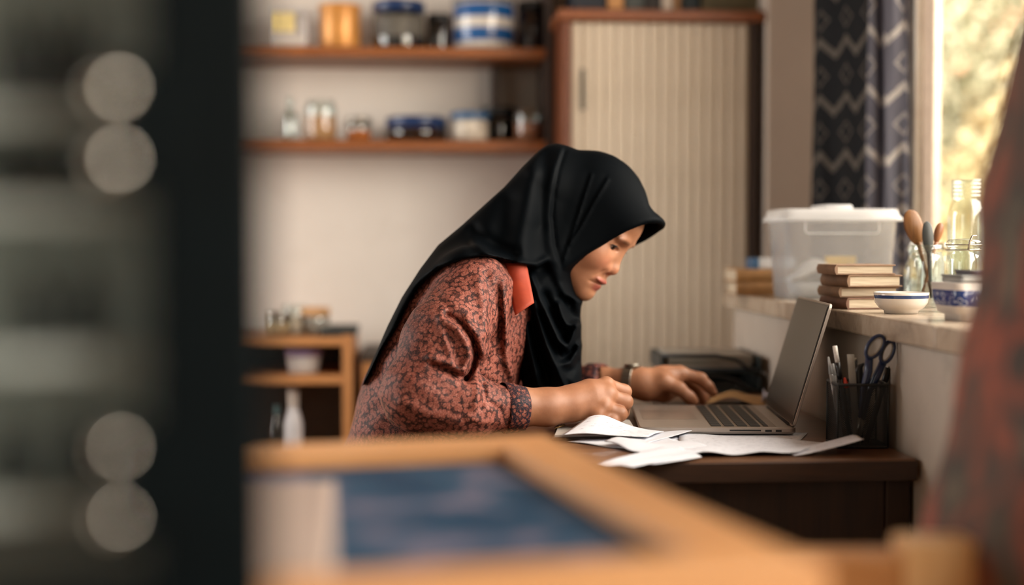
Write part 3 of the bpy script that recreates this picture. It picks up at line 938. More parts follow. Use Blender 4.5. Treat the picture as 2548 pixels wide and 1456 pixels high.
# square patterned bowl with two flat things stacked on it
def pattern_mat():
    t = NT('blue_pattern_porcelain')
    tc = t.node('ShaderNodeTexCoord'); sp = t.node('ShaderNodeSeparateXYZ'); t.link(tc.outputs['Object'], sp.inputs[0])
    band = t.math('MULTIPLY', t.math('GREATER_THAN', sp.outputs['Z'], .021), t.math('LESS_THAN', sp.outputs['Z'], .043))
    vo = t.node('ShaderNodeTexVoronoi'); vo.inputs['Scale'].default_value = 95; t.link(tc.outputs['Object'], vo.inputs['Vector'])
    ring = t.math('LESS_THAN', t.math('ABSOLUTE', t.math('SUBTRACT', vo.outputs['Distance'], .33)), .07)
    nz = t.noise(tc.outputs['Object'], 260, 2)
    ring = t.math('MULTIPLY', ring, t.math('GREATER_THAN', nz.outputs['Fac'], .42))
    blue = t.mix(t.math('MULTIPLY', ring, .6), srgb(24, 48, 104), srgb(180, 184, 196))
    t.set(Base_Color=t.mix(band, srgb(196, 186, 176), blue), Roughness=.2)
    return t.m
o = c2w(pc(2416, 700, 1.96))
sq = thing('square_bowl', 'square porcelain bowl with a blue patterned band at the sill edge', 'bowl', (o[0], o[1], zs0), R(6))
m = MB()
loft(m, [(rrect(.028, .028, .008), 0), (rrect(.028, .028, .008), .008), (rrect(.036, .036, .012), .012), (rrect(.041, .041, .012), .030), (rrect(.043, .043, .012), .053),
         (rrect(.041, .041, .012), .053), (rrect(.034, .034, .01), .014)])
m.build('body', pattern_mat(), sq)
ft = thing('flat_tin', 'flat grey tin lying on the square patterned bowl', 'tin', (o[0] + .012, o[1], zs0 + .0532), R(2))
MB().box(-.04, .05, -.035, .035, 0, .008).build('body', plain('tin_grey', srgb(140, 140, 136), .35, .6), ft, .002)
MB().box(-.041, .051, -.036, .036, .0078, .0105).build('lid', plain('tin_grey_lid', srgb(120, 120, 118), .3, .6), ft, .001)
fp = thing('card_case', 'thin dark glossy case topmost on the flat grey tin', 'case', (o[0] + .022, o[1], zs0 + .064), R(4))
MB().box(-.032, .042, -.03, .03, 0, .003).build('body', glossy('case_dark', srgb(30, 36, 60), .2), fp, .001)
MB().box(-.033, .043, -.031, .031, .0030, .0062).build('cover', glossy('case_dark_top', srgb(40, 46, 64), .15), fp, .001)

# ================================================================== desk
ZD = .75
cr = gz(2290, 1141, ZD); crw = c2w(cr)
desk = thing('desk', 'dark stained wooden desk pushed against the wall under the sill', 'desk', (min(crw[0], XW) - .004, crw[1], 0), R(.6))
M_TOP = wood('desk_top_wood', srgb(74, 48, 32), srgb(122, 84, 56), 3.5, 'X', .36, .15)
M_DESK = wood('desk_panel_wood', srgb(30, 19, 12), srgb(52, 33, 20), 4, 'Z', .5)
DW, DL = .57, 1.12
bx('top', M_TOP, desk, -DW, 0, 0, DL, ZD - .028, ZD, .003)
bx('edge_moulding', wood('desk_edge_wood', srgb(34, 21, 13), srgb(66, 42, 26), 4, 'X', .45), desk, -DW, -.001, -.004, .0, ZD - .03, ZD - .003, .001)
bx('side_panel', M_DESK, desk, -DW + .04, -.035, .03, .05, .05, ZD - .028)
bx('side_panel', M_DESK, desk, -DW + .04, -.035, DL - .05, DL - .03, .05, ZD - .028)
for x in (-DW + .02, -.035):
    for y in (.025, DL - .06):
        bx('leg', M_DESK, desk, x, x + .035, y, y + .035, 0, ZD - .028)
bx('modesty_panel', M_DESK, desk, -.055, -.04, .05, DL - .05, .3, ZD - .028)

# ---------------------------------------------------------------- laptop
LD, LW, LT, LF = .240, .304, .0105, .0035
n0 = gz(1592, 1063, ZD + LT + LF); nw = c2w(n0)
LRZ = -R(2.4) - YAW
lap = thing('laptop', 'open silver laptop with black keys on the desk', 'laptop', (nw[0], nw[1], ZD), LRZ)
ALU = plain('laptop_aluminium', srgb(176, 166, 156), .38, .75, var=.03)
KEYM = plain('key_black', srgb(24, 26, 26), .55)
DARKG = plain('rubber_black', srgb(12, 12, 13), .6)
m = MB(); loft(m, [(rrect(LD / 2 - .004, LW / 2 - .004, .008), LF), (rrect(LD / 2, LW / 2, .009), LF + .004), (rrect(LD / 2, LW / 2, .009), LF + LT - .0008), (rrect(LD / 2 - .0008, LW / 2 - .0008, .009), LF + LT)],
             T(LD / 2, LW / 2, 0), smooth=False)
m.build('base', ALU, lap)
m = MB(); loft(m, [(rrect(LD / 2 - .012, LW / 2 - .012, .008), 0.0003), (rrect(LD / 2 - .008, LW / 2 - .008, .008), LF)], T(LD / 2, LW / 2, 0), smooth=False)  # dark block standing in for the shadow gap below the base
m.build('gap_shade', DARKG, lap)
zk = LF + LT
bx('trackpad', plain('trackpad_grey', srgb(160, 151, 142), .3, .7, var=.02), lap, .010, .098, LW / 2 - .055, LW / 2 + .075, zk - .0006, zk + .0002, .0003)
bx('keyboard_well', plain('well_bronze', srgb(140, 124, 108), .4, .6), lap, .1105, .2115, .012, LW - .012, zk - .0006, zk + .00025, 0)
kx = .1115
keyme = {}
rows = [(.0185, 10), (.0185, 12), (.0185, 13), (.0185, 14), (.0105, 14)]
for ri, (kd, nk) in enumerate(rows):
    kw = (LW - .028) / nk
    me = MB().box(0, kd - .0035, 0, kw - .0012, 0, .0012).mesh('key', .0003, 1)
    me.materials.append(KEYM)
    for k in range(nk):
        link('key', me, KEYM, lap, (kx, .014 + k * kw, zk + .0001))
    kx += kd + .0016
bx('card_slot', DARKG, lap, .138, .186, -.0004, .004, LF + .0052, LF + .0072, 0)
bx('port', DARKG, lap, .1925, .2025, -.0004, .004, LF + .0042, LF + .0072, 0)
bx('port', DARKG, lap, .2085, .2175, -.0004, .004, LF + .0042, LF + .0072, 0)
MB().tube([(LD - .004, .03, zk - .001), (LD - .004, LW - .03, zk - .001)], .005, 12).build('hinge', DARKG, lap)
# lid, leaning back
LL, TILT = .198, R(16.5)
Ml = Matrix.Translation((LD - .004, 0, zk + .001)) @ Matrix.Rotation(TILT, 4, 'Y')
m = MB(); loft(m, [(rrect(LL / 2, LW / 2, .009), 0.0), (rrect(LL / 2, LW / 2, .009), .0045)], Ml @ T(.0022, LW / 2, LL / 2) @ Matrix.Rotation(R(-90), 4, 'Y') , smooth=False)
lid = m.build('lid', ALU, lap, .0006, 1)
def lidbox(name, mat, x0, x1, y0, y1, z0, z1):
    return MB().box(x0, x1, y0, y1, z0, z1, Ml).build(name, mat, lid)
lidbox('bezel', plain('bezel_black', srgb(16, 17, 18), .3), -.0032, -.0024, .0025, LW - .0025, .003, LL - .003)
t = NT('screen_matte')
t.set(Base_Color=srgb(74, 74, 70), Roughness=.32)
nz_ = t.noise(t.coord(), 3, 2); t.set(Base_Color=t.ramp(nz_.outputs['Fac'], [(.3, srgb(62, 64, 61)), (.7, srgb(78, 76, 71))]))
lidbox('screen', t.m, -.0038, -.0031, .006, LW - .006, .016, LL - .006)

# ---------------------------------------------------------------- papers
def paper_mat(name, col, script=False, s=1.0, rot=0.0):
    t = NT(name)
    v = t.coord(rot=(0, 0, rot))
    n = t.noise(v, 14, 4)
    c = t.ramp(n.outputs['Fac'], [(.3, tuple(x * .94 for x in col[:3]) + (1,)), (.7, col)])
    if script:
        sp = t.node('ShaderNodeSeparateXYZ'); t.link(v, sp.inputs[0])
        wob = t.noise(t.coord(rot=(0, 0, rot), scale=(1, 1, 1)), 420, 2)
        yy = t.math('MULTIPLY_ADD', wob.outputs['Fac'], .0035, sp.outputs['Y'])
        fr = t.math('FRACT', t.math('DIVIDE', yy, .011 * s))
        line = t.math('LESS_THAN', fr, .13)
        words = t.noise(t.coord(rot=(0, 0, rot), scale=(1, 3, 1)), 75, 2)
        w_ = t.math('GREATER_THAN', words.outputs['Fac'], .55)
        c = t.mix(t.math('MULTIPLY', t.math('MULTIPLY', line, w_), .62), c, srgb(60, 62, 84))
    t.set(Base_Color=c, Roughness=.8)
    return t.m
PW = paper_mat('paper_plain', srgb(220, 222, 230))
PS = paper_mat('paper_written', srgb(222, 224, 232), True, 1.0, R(20))
PS2 = paper_mat('paper_written_small', srgb(226, 228, 236), True, .7, R(-12))

def sheet(label, quad, zc_, mat, ripple=.0015, curl=None, cat='paper', name='paper_sheet', seed=0, n=22, und=None):
    """quad: pixel corners near-left, near-right, far-right, far-left, each with its height above the desk"""
    C = [c2w(gz(px, py, ZD + z)) for (px, py), z in zip(quad, zc_)]
    C = np.array(C)
    cen = C.mean(0); cen[2] = ZD + min(zc_)
    P = np.zeros((n, n, 3))
    rg = np.random.default_rng(seed)
    ph = rg.random(4) * 6
    for i in range(n):
        a = i / (n - 1)
        for j in range(n):
            b = j / (n - 1)
            p = (1 - a) * (1 - b) * C[0] + a * (1 - b) * C[1] + a * b * C[2] + (1 - a) * b * C[3]
            r_ = ripple * (1 + .5 * math.sin(5 * a + ph[0]) * math.sin(4 * b + ph[1]) + .5 * math.sin(9 * a - 4 * b + ph[2]))
            p = p + np.array([0, 0, max(r_, 0)])
            if curl: p = p + np.array([0, 0, curl(a, b)])
            P[i, j] = p - cen
    s = thing(name, label, cat, cen, group='papers spread on the desk')
    m = MB(); m.grid(P, thick=.0005); m.build('sheet', mat, s)
    return s
# clipboard with a clip, under the folded bill
cb = [c2w(gz(px, py, ZD + .001)) for px, py in ((1372, 1096), (1596, 1094), (1572, 1054), (1392, 1050))]
cen = np.mean(cb, 0)
cbt = thing('folder', 'dark brown folder lying under the folded bill beside her fist', 'folder', (cen[0], cen[1], ZD + .0006))
m = MB(); m.prism([(p[0] - cen[0], p[1] - cen[1]) for p in cb], 0, .0045); m.build('cover', plain('folder_brown', srgb(48, 34, 28), .5), cbt, .0008)
m = MB(); m.prism([((p[0] - cen[0]) * .93, (p[1] - cen[1]) * .93) for p in cb], .0046, .0075); m.build('inner_sheets', plain('folder_sheets', srgb(176, 168, 160), .8, var=.15), cbt)
cp = c2w(gz(1396, 1062, ZD + .008)) - np.array([cen[0], cen[1], ZD + .0006])
m = MB(); m.tube([(cp[0] - .012, cp[1] - .02, cp[2]), (cp[0] + .004, cp[1] - .012, cp[2] + .004), (cp[0] + .002, cp[1] + .012, cp[2] + .004), (cp[0] - .014, cp[1] + .018, cp[2])], .0014, 8)
m.build('clip', plain('clip_brass', srgb(196, 160, 110), .3, .8), cbt)

sheet('folded white bill with blue print nearest her fist', [(1398, 1088), (1612, 1088), (1652, 1074), (1462, 1056)], (.009, .009, .010, .017), PS2, .001, lambda a, b: .012 * math.exp(-((a - .15) / .25) ** 2) * b + .005 * math.exp(-((a - .3) / .3) ** 2), seed=1)
sheet('grey-edged sheet sticking out under the folded bill', [(1412, 1100), (1560, 1118), (1722, 1082), (1600, 1074)], (.0006, .0012, .003, .003), PW, .001, lambda a, b: .006 * a * b, seed=2)
sheet('white sheet with one corner pointing left in the middle of the papers', [(1503, 1108), (1592, 1129), (1760, 1113), (1640, 1088)], (.003, .0015, .003, .004), PW, .002, lambda a, b: .008 * math.exp(-((b - .2) / .25) ** 2) * (1 - a) , seed=3)
sheet('large handwritten sheet in front of the laptop', [(1690, 1137), (1990, 1131), (2066, 1103), (1690, 1079)], (.002, .0025, .002, .0022), PS, .0018, lambda a, b: .004 * math.sin(7 * a) ** 2 * (1 - b) ** 2, seed=4)
sheet('second handwritten sheet tucked under the laptop edge', [(1640, 1120), (1975, 1112), (2010, 1078), (1660, 1078)], (.001, .001, .0008, .0008), PS, .0006, seed=5)
sheet('white slip at the front left of the papers near the desk edge', [(1486, 1156), (1574, 1165), (1745, 1132), (1650, 1118)], (.001, .001, .003, .003), PW, .0015, lambda a, b: .003 * b, seed=6)
sheet('white slip with a rounded corner beside the front left slip', [(1585, 1152), (1640, 1158), (1746, 1140), (1690, 1116)], (.0008, .0008, .003, .004), PW, .002, seed=7)
sheet('torn paper strip leaning against the mesh pen cup', [(1946, 1124), (1976, 1135), (2150, 1112), (2120, 1098)], (.001, .001, .012, .010), PS2, .001, lambda a, b: .010 * b * b, seed=8)

# ---------------------------------------------------------------- things at the back of the desk
o = c2w(gz(1830, 985, ZD))
lt = thing('letter_tray', 'dark stacked letter tray at the back of the desk', 'letter tray', (o[0], o[1] + .16, ZD + .0004), R(-4))
DT = plain('tray_plastic_dark', srgb(44, 54, 54), .45)
for k in range(2):
    z = k * .040
    bx('tray_floor', DT, lt, -.13, .07, -.11, .11, z, z + .004, .001)
    for x in (-.13, .066):
        bx('tray_wall', DT, lt, x, x + .004, -.11, .11, z, z + .032, .001)
    bx('tray_wall', DT, lt, -.13, .07, .106, .11, z, z + .032, .001)
    m = MB(); m.tube([(-.128, -.108, z + .034), (-.02, -.112, z + .034), (.02, -.112, z + .026), (.045, -.112, z + .008), (.066, -.11, z + .006)], .004, 8); m.build('front_rim', plain('tray_rim_black', srgb(18, 24, 26), .4), lt)
f1 = thing('document_folder', 'blue folder lying in the top of the letter tray', 'folder', (o[0] - .03, o[1] + .16, ZD + .0450), R(-4))
MB().box(-.09, .085, -.105, .10, 0, .004).build('cover', plain('folder_blue', srgb(22, 50, 70), .5), f1, .001)
MB().box(-.085, .08, -.10, .098, .0041, .009).build('sheets', plain('folder_sheets2', srgb(150, 144, 134), .8), f1)
f2 = thing('paper_stack', 'stack of grey paper topmost in the letter tray', 'paper', (o[0] - .03, o[1] + .165, ZD + .0545), R(-2))
MB().box(-.085, .085, -.09, .09, 0, .012).build('lower_sheets', plain('paper_grey', srgb(140, 136, 126), .8), f2, .001)
MB().box(-.084, .084, -.089, .091, .0121, .02).build('upper_sheets', plain('paper_grey2', srgb(164, 158, 146), .8), f2, .001)
sheet('curled manila envelope behind the laptop keyboard', [(1752, 1010), (1905, 1010), (1900, 990), (1780, 990)], (.004, .003, .004, .006), paper_mat('manila', srgb(196, 160, 110)), .002, lambda a, b: .012 * math.exp(-((a - .4) / .3) ** 2), name='envelope', cat='envelope', seed=9)
sheet('crumpled bluish scrap beside the laptop screen at the back', [(1895, 1002), (1935, 1002), (1935, 985), (1900, 985)], (.006, .006, .008, .008), paper_mat('scrap_blue', srgb(186, 190, 206)), .004, lambda a, b: .008 * math.sin(9 * a + 5 * b) ** 2, seed=10)

# ---------------------------------------------------------------- mesh pen cup
o = c2w(pc(2132, 1100, 2.068))
PCX, PCY = o[0], o[1]
cup = thing('pen_cup', 'black wire mesh pen cup on the desk corner', 'pen cup', (PCX, PCY, ZD + .0003), R(-5))
CM = plain('cup_black', srgb(36, 38, 38), .45, .4)
hc, Hc = .0365, .0925
m = MB()
for s in range(4):
    M = Matrix.Rotation(s * math.pi / 2, 4, 'Z')
    step = .0031
    k = -Hc
    while k < 2 * hc:
        for sg in (1, -1):
            # segment clipped to the face rectangle
            a0 = max(0, -k); a1 = min(Hc, 2 * hc - k)
            if a1 - a0 > .003:
                p0 = Vector(((k + a0) - hc, -hc, a0)); p1 = Vector(((k + a1) - hc, -hc, a1))
                if sg < 0: p0.x *= -1; p1.x *= -1
                d = (p1 - p0).normalized(); nn = Vector((d.z, 0, -d.x)) * .00044
                yo = Vector((0, .0003 * sg, 0))
                m.add([p0 + nn + yo, p0 - nn + yo, p1 - nn + yo, p1 + nn + yo], [(0, 1, 2, 3)], M)
        k += step
wm = m.build('mesh_wall', CM, cup); wm['kind'] = 'stuff'
m = MB(); m.tube([(x, y, Hc) for x, y in rrect(hc + .001, hc + .001, .008, 4)], .0022, 8, closed=True); m.build('rim', CM, cup)
m = MB(); m.tube([(x, y, .002) for x, y in rrect(hc + .001, hc + .001, .006, 4)], .0018, 8, closed=True); m.build('base_rim', CM, cup)
MB().box(-hc, hc, -hc, hc, .0005, .002).build('base_plate', CM, cup)
for sx in (-1, 1):
    for sy in (-1, 1):
        MB().tube([(sx * hc, sy * hc, .002), (sx * hc, sy * hc, Hc)], .0016, 6).build('corner_wire', CM, cup)

def stick(name, label, cat, top, dw, parts, bot=None, group='pens in the mesh cup'):
    """pen standing in the cup: parts are (name, from, to, radius, material) along its length"""
    tp = A(top[0], top[1], 2.065 + dw)
    b = Vector((PCX, PCY, ZD + .004)) + Vector(bot)
    L = (tp - b).length
    s = thing(name, label, cat, b, group=group)
    d = (tp - b)
    for nm, f0, f1, r0, mt in parts:
        rr = r0 if isinstance(r0, tuple) else (r0, r0)
        m = MB(); m.tube([d * f0, d * (f0 + (f1 - f0) * .5), d * f1], [rr[0], (rr[0] + rr[1]) / 2, rr[1]], 12); m.build(nm, mt, s)
    return s
PBL = plain('pen_black', srgb(16, 17, 18), .35); PWH = plain('pen_white', srgb(214, 208, 200), .3); PCL = clear('pen_clear', tint=(.8, .82, .8, 1), body=.3, refl=.5)
stick('pen', 'black and white marker pen leaning left in the mesh cup', 'pen', (2077, 861), -.005, [('barrel', 0, .66, .0038, PBL), ('grip', .66, .83, .0040, PBL), ('cap', .83, 1, .0034, PWH)], (-.012, -.01, 0))
stick('pen', 'clear ballpoint pen leaning furthest left in the mesh cup', 'pen', (2061, 888), .0, [('barrel', 0, .8, .0030, PCL), ('cap', .8, 1, (.0033, .0012), PCL), ('refill', .1, .9, .0012, PBL)], (-.022, .0, 0))
stick('pen', 'second clear pen beside the black and white marker in the cup', 'pen', (2072, 905), .01, [('barrel', 0, .85, .0035, PCL), ('cap', .85, 1, (.0036, .002), PCL)], (-.02, .012, 0))
stick('pen', 'short red pen tip showing above the cup rim', 'pen', (2101, 940), -.008, [('barrel', 0, .85, .0042, PBL), ('tip', .85, 1, (.0045, .0018), plain('pen_red', srgb(206, 60, 34), .35))], (.0, -.012, 0))
stick('pen', 'thin black pen with a silver end beside the ruler', 'pen', (2128, 891), .004, [('barrel', 0, .975, .0026, PBL), ('button', .97, 1, .0026, STEEL)], (.008, .0, 0))
stick('pen', 'black pen leaning right behind the scissors', 'pen', (2212, 912), .012, [('barrel', 0, .7, .0045, PBL), ('cap', .7, .98, .005, PBL), ('button', .98, 1, .002, STEEL)], (.018, .01, 0))
# ruler
rb = Vector((PCX, PCY, ZD + .004)) + Vector((-.004, -.016, 0)); rt = A(2117, 882, 2.052)
ru = thing('ruler', 'clear plastic ruler standing in the mesh cup', 'ruler', rb)
d = rt - rb; M = Matrix((Vector((CY, -SY, 0)), Vector((SY, CY, 0)), d.normalized())).transposed().to_4x4()
MB().box(-.0055, .0045, -.0006, .0006, 0, d.length, M).build('blade', clear('ruler_plastic', tint=(.9, .9, .88, 1), body=.42, bodycol=(.75, .72, .66, 1), refl=.3), ru, .0003)
MB().box(.0030, .0048, -.0010, .0010, 0, d.length, M).build('bevel_edge', clear('ruler_edge', tint=(.7, .7, .68, 1), body=.6, bodycol=(.6, .58, .52, 1), refl=.3), ru)
# staple remover with hooked jaw
sr = thing('staple_remover', 'black hooked staple remover next to the scissors in the cup', 'staple remover', Vector((PCX + .014, PCY - .004, ZD + .004)))
pts = [A(x, y, 2.062) - sr.location for x, y in ((2144, 1040), (2142, 975), (2138, 945), (2137, 925), (2141, 911), (2150, 905))]
m = MB(); m.tube(pts, [.006, .007, .0075, .0062, .004, .0016], 12); m.build('jaw', PBL, sr)
pts = [A(x, y, 2.066) - sr.location for x, y in ((2150, 1040), (2150, 980), (2147, 950), (2148, 938), (2153, 934))]
m = MB(); m.tube(pts, [.004, .005, .005, .003, .0012], 10); m.build('jaw', PBL, sr)
# scissors
sc_ = thing('scissors', 'scissors with blue plastic handles standing in the mesh cup', 'scissors', Vector((PCX + .016, PCY - .006, ZD + .004)))
BLU = plain('scissor_blue', srgb(12, 34, 72), .35, coat=.3); INN = plain('scissor_grey', srgb(150, 140, 124), .5)
def loop_px(cx, cy, a, b, ang, w):
    o = []
    for k in range(28):
        q = 2 * math.pi * k / 28
        x = a * math.cos(q); y = b * math.sin(q)
        X = cx + x * math.cos(ang) - y * math.sin(ang); Y = cy + x * math.sin(ang) + y * math.cos(ang)
        o.append(A(X, Y, w) - sc_.location)
    return o
for cx, cy, a, b, w, ang in ((2177, 863, 17, 31, 2.036, R(34)), (2208, 876, 14, 28, 2.044, R(23))):
    m = MB(); m.tube(loop_px(cx, cy, a, b, ang, w), .0029, 10, closed=True); h_ = m.build('handle', BLU, sc_)
    m = MB(); m.tube(loop_px(cx, cy, a - 3.4, b - 3.4, ang, w), .0018, 8, closed=True); m.build('grip_lining', INN, h_)
for p, w in ((((2163, 888), (2160, 925), (2150, 965), (2140, 1040)), 2.040), (((2198, 900), (2182, 935), (2162, 975), (2148, 1045)), 2.048)):
    m = MB(); m.tube([A(x, y, w) - sc_.location for x, y in p], [.0058, .0062, .0052, .003], 10); m.build('shank', BLU, sc_)
    q = [A(p[-1][0], p[-1][1], w) - sc_.location, A(p[-1][0] - 8, p[-1][1] + 45, w) - sc_.location]
    m = MB(); m.tube(q, [.003, .001], 6); m.build('blade', STEEL, sc_)

# ================================================================== foreground
# framed table top with a blue panel
ZT = .8584
k0 = gz(1356, 1080, ZT); kw_ = c2w(k0)
ARZ = R(15) - YAW            # turned against the room
tb_ = thing('framed_table', 'blurred wooden table with a blue framed top in the foreground', 'table', (kw_[0], kw_[1], 0), ARZ)
M_FG = wood('table_wood', srgb(204, 142, 88), srgb(230, 176, 122), 4, 'X', .4)
M_FGY = wood('table_wood_y', srgb(204, 142, 88), srgb(230, 176, 122), 4, 'Y', .4)
TW, TD, TR, TB = .43, .595, .062, .072
bx('back_rail', M_FG, tb_, -TW, 0, -TB, 0, ZT - .034, ZT, .004)
bx('front_rail', M_FG, tb_, -TW, 0, -TD, -TD + TR, ZT - .034, ZT, .004)
bx('side_rail', M_FGY, tb_, -TR, 0, -TD + TR, -TB, ZT - .034, ZT, .004)
bx('side_rail', M_FGY, tb_, -TW, -TW + TR, -TD + TR, -TB, ZT - .034, ZT, .004)
t = NT('blue_panel')
v = t.coord(); n = t.noise(v, 13, 4, .5, .5)
c = t.ramp(n.outputs['Fac'], [(.36, srgb(10, 54, 86)), (.52, srgb(34, 74, 104)), (.66, srgb(130, 120, 140))])
t.set(Base_Color=c, Roughness=.65)
t.bsdf.inputs['Specular IOR Level'].default_value = .2
bx('blue_panel', t.m, tb_, -TW + TR, -TR, -TD + TR, -TB, ZT - .032, ZT - .014, 0)
for x in (-TW + .004, -.058):
    for y in (-TD + .004, -.060):
        bx('leg', M_FGY, tb_, x, x + .054, y, y + .054, 0, ZT - .034)
ps = thing('paper_sheet', 'pale grey patch covering the left of the blue table panel', 'paper', Vector(c2w(np.array([-.1285, 1.01, ZT - .0136]))), R(7) - YAW)
xx = np.linspace(-.13, .0, 12); yy = np.linspace(-.15, .18, 12)
m = MB(); m.grid([[[x, y, .0008 + .0008 * math.sin(9 * x + 7 * y)] for y in yy] for x in xx], thick=.0004); m.build('sheet', paper_mat('pale_sheet', srgb(176, 158, 148)), ps)  # flat pale patch over the left part of the panel

# wooden chair with a high arm tucked against the table
chx = c2w(pc(2324, 1340, 1.15))
chair = thing('wooden_chair', 'pale wooden chair post and arm in the near right corner', 'chair', (chx[0], chx[1], 0), -YAW)
M_CH = wood('chair_wood', srgb(228, 180, 124), srgb(248, 212, 160), 5, 'Z', .4)
M_CHX = wood('chair_wood_x', srgb(190, 132, 80), srgb(222, 168, 112), 5, 'X', .4)
CZ = .8065
bx('post', M_CH, chair, -.031, .031, -.02, .02, 0, CZ, .004)
bx('post', M_CH, chair, -.031, .031, -.40, -.36, 0, CZ, .004)
bx('front_leg', M_CH, chair, -.42, -.38, -.02, .02, 0, CZ - .05, .004)
bx('front_leg', M_CH, chair, -.42, -.38, -.40, -.36, 0, CZ - .05, .004)
for y in (-.018, -.398):
    bx('arm', M_CHX, chair, -.43, -.031, y, y + .036, CZ - .05, CZ - .012, .004)
for z in (.50, .68):
    bx('back_rail', M_CH, chair, -.012, .012, -.36, -.02, z, z + .06, .003)
bx('seat', M_CHX, chair, -.40, .026, -.38, .0, .44, .47, .004)
bx('stretcher', M_CHX, chair, -.38, -.031, -.01, .01, .2, .23, .002)
bx('stretcher', M_CHX, chair, -.38, -.031, -.39, -.37, .2, .23, .002)

# glazed display cabinet at the left edge
KC = .873  # whole cabinet scaled about the camera, pulled nearer along the line of sight
dcx = c2w(np.array([-.122 * KC, .71 * KC, 0]))
DRZ = R(15) - YAW
dc = thing('display_cabinet', 'dark teal glazed display cabinet blurred at the left edge', 'cabinet', (dcx[0], dcx[1], 0), DRZ)
M_TEAL = plain('teal_black_paint', srgb(3, 12, 16), .6, var=.15, spec=.12)
M_PALE = plain('cabinet_inside_pale', srgb(224, 238, 238), .7)
CW_, CD_ = .384, .098
def zk(z): return 0 if z <= 0 else CAMZ + (z - CAMZ) * KC
SW = .0515
bx('stile', M_TEAL, dc, -SW, 0, 0, .019, 0, 1.84, .003)
bx('stile', M_TEAL, dc, -CW_, -CW_ + SW, 0, .019, 0, 1.84, .003)
bx('bottom_rail', M_TEAL, dc, -CW_ + SW, -SW, 0, .019, zk(.80), zk(.875), .003)
bx('lower_panel', M_TEAL, dc, -CW_ + SW, -SW, .004, .016, .06, zk(.80), .002)
bx('top_rail', M_TEAL, dc, -CW_ + SW, -SW, 0, .019, 1.76, 1.84, .003)
bx('side_panel', M_TEAL, dc, -.018, -.004, .019, CD_, 0, 1.84, .002)
bx('side_panel', M_TEAL, dc, -CW_ + .004, -CW_ + .018, .019, CD_, 0, 1.84, .002)
bx('back_panel', M_PALE, dc, -CW_ + .018, -.018, CD_ - .008, CD_, .06, 1.84, 0)
bx('top_board', M_TEAL, dc, -CW_ - .01, .0, -.004, CD_, 1.84, 1.865, .003)
bx('pane', M_PANE, dc, -CW_ + SW, -SW, .008, .0105, zk(.875), 1.76, 0)
SHZ = [zk(z) for z in (.9086, .9846, 1.0606, 1.108)] + [1.19, 1.30, 1.42, 1.56]
for z in SHZ:
    bx('shelf_board', M_PALE, dc, -CW_ + .018, -.018, .024, CD_ - .008, z, z + .007, .001)
CHR = plain('hinge_chrome', srgb(235, 230, 222), .12, 1.0, var=.02)
for zc2, pr_ in ((zk(1.105), .0068), (zk(.93), .0056)):
    hg = MB().box(-.069, -.041, -.0022, 0, zc2 - .026, zc2 + .026).build('hinge', M_TEAL, dc, .0006)
    m = MB(); m.tube([(-.069, -.0035, zc2 - .026), (-.069, -.0035, zc2 + .026)], .0028, 12); m.build('knuckle', M_TEAL, hg)
    for dz in (-.015, .015):
        m = MB(); m.lathe([(pr_ * math.sin(a), -pr_ * math.cos(a)) for a in np.linspace(0, math.pi, 13)], 20, T(-.067, -.0055, zc2 + dz)); m.build('hinge_glint_ball', CHR, hg)  # chrome balls added to catch the bright out-of-focus glints
# dark little bottles standing in the cabinet
DKB = [plain('bottle_teal_dark', srgb(14, 34, 38), .3), plain('bottle_dark_slate', srgb(30, 46, 50), .35)]
BY = .055
def cab_x(px):
    """cabinet x at which a bottle in the cabinet's depth shows at a pixel column"""
    a = (px - 1274) / FPX
    s, c_ = math.sin(R(15)), math.cos(R(15))
    u0, w0 = -.122 * KC - BY * s, .71 * KC + BY * c_
    return (a * w0 - u0) / (c_ - a * s)
spots = []
for zi, row, r_, hh, ps_ in ((0, 'lowest', .0092, .035, (22, 188)), (1, 'second lowest', .0083, .038, (80, 210)), (2, 'middle', .0088, .026, (6, 68, 132, 200)), (3, 'upper', .0060, .049, (18, 88, 158, 222))):
    spots += [(cab_x(px), SHZ[zi] + .0073, r_, hh, row, k, len(ps_)) for k, px in enumerate(ps_)]
ordn = {2: ('left', 'right'), 4: ('leftmost', 'second from left', 'third from left', 'rightmost')}
for i, (x, z, r_, hh, row, k, nn) in enumerate(spots):
    pw = Matrix.Translation(dc.location) @ Matrix.Rotation(DRZ, 4, 'Z') @ Vector((x, BY, z))
    lab = '%s small dark bottle on the %s visible glazed cabinet shelf' % (ordn[nn][k], row)
    b = thing('small_bottle', lab, 'bottle', pw, group='dark bottles in the glazed cabinet')
    MB().lathe([(r_ * .95, 0), (r_, .002), (r_, hh * .62), (r_ * .7, hh * .74), (r_ * .4, hh * .8), (r_ * .4, hh * .86)], 20).build('body', DKB[i % 2], b)
    MB().lathe([(r_ * .5, hh * .84), (r_ * .5, hh), (0, hh)], 16).build('cap', DKB[(i + 1) % 2], b)

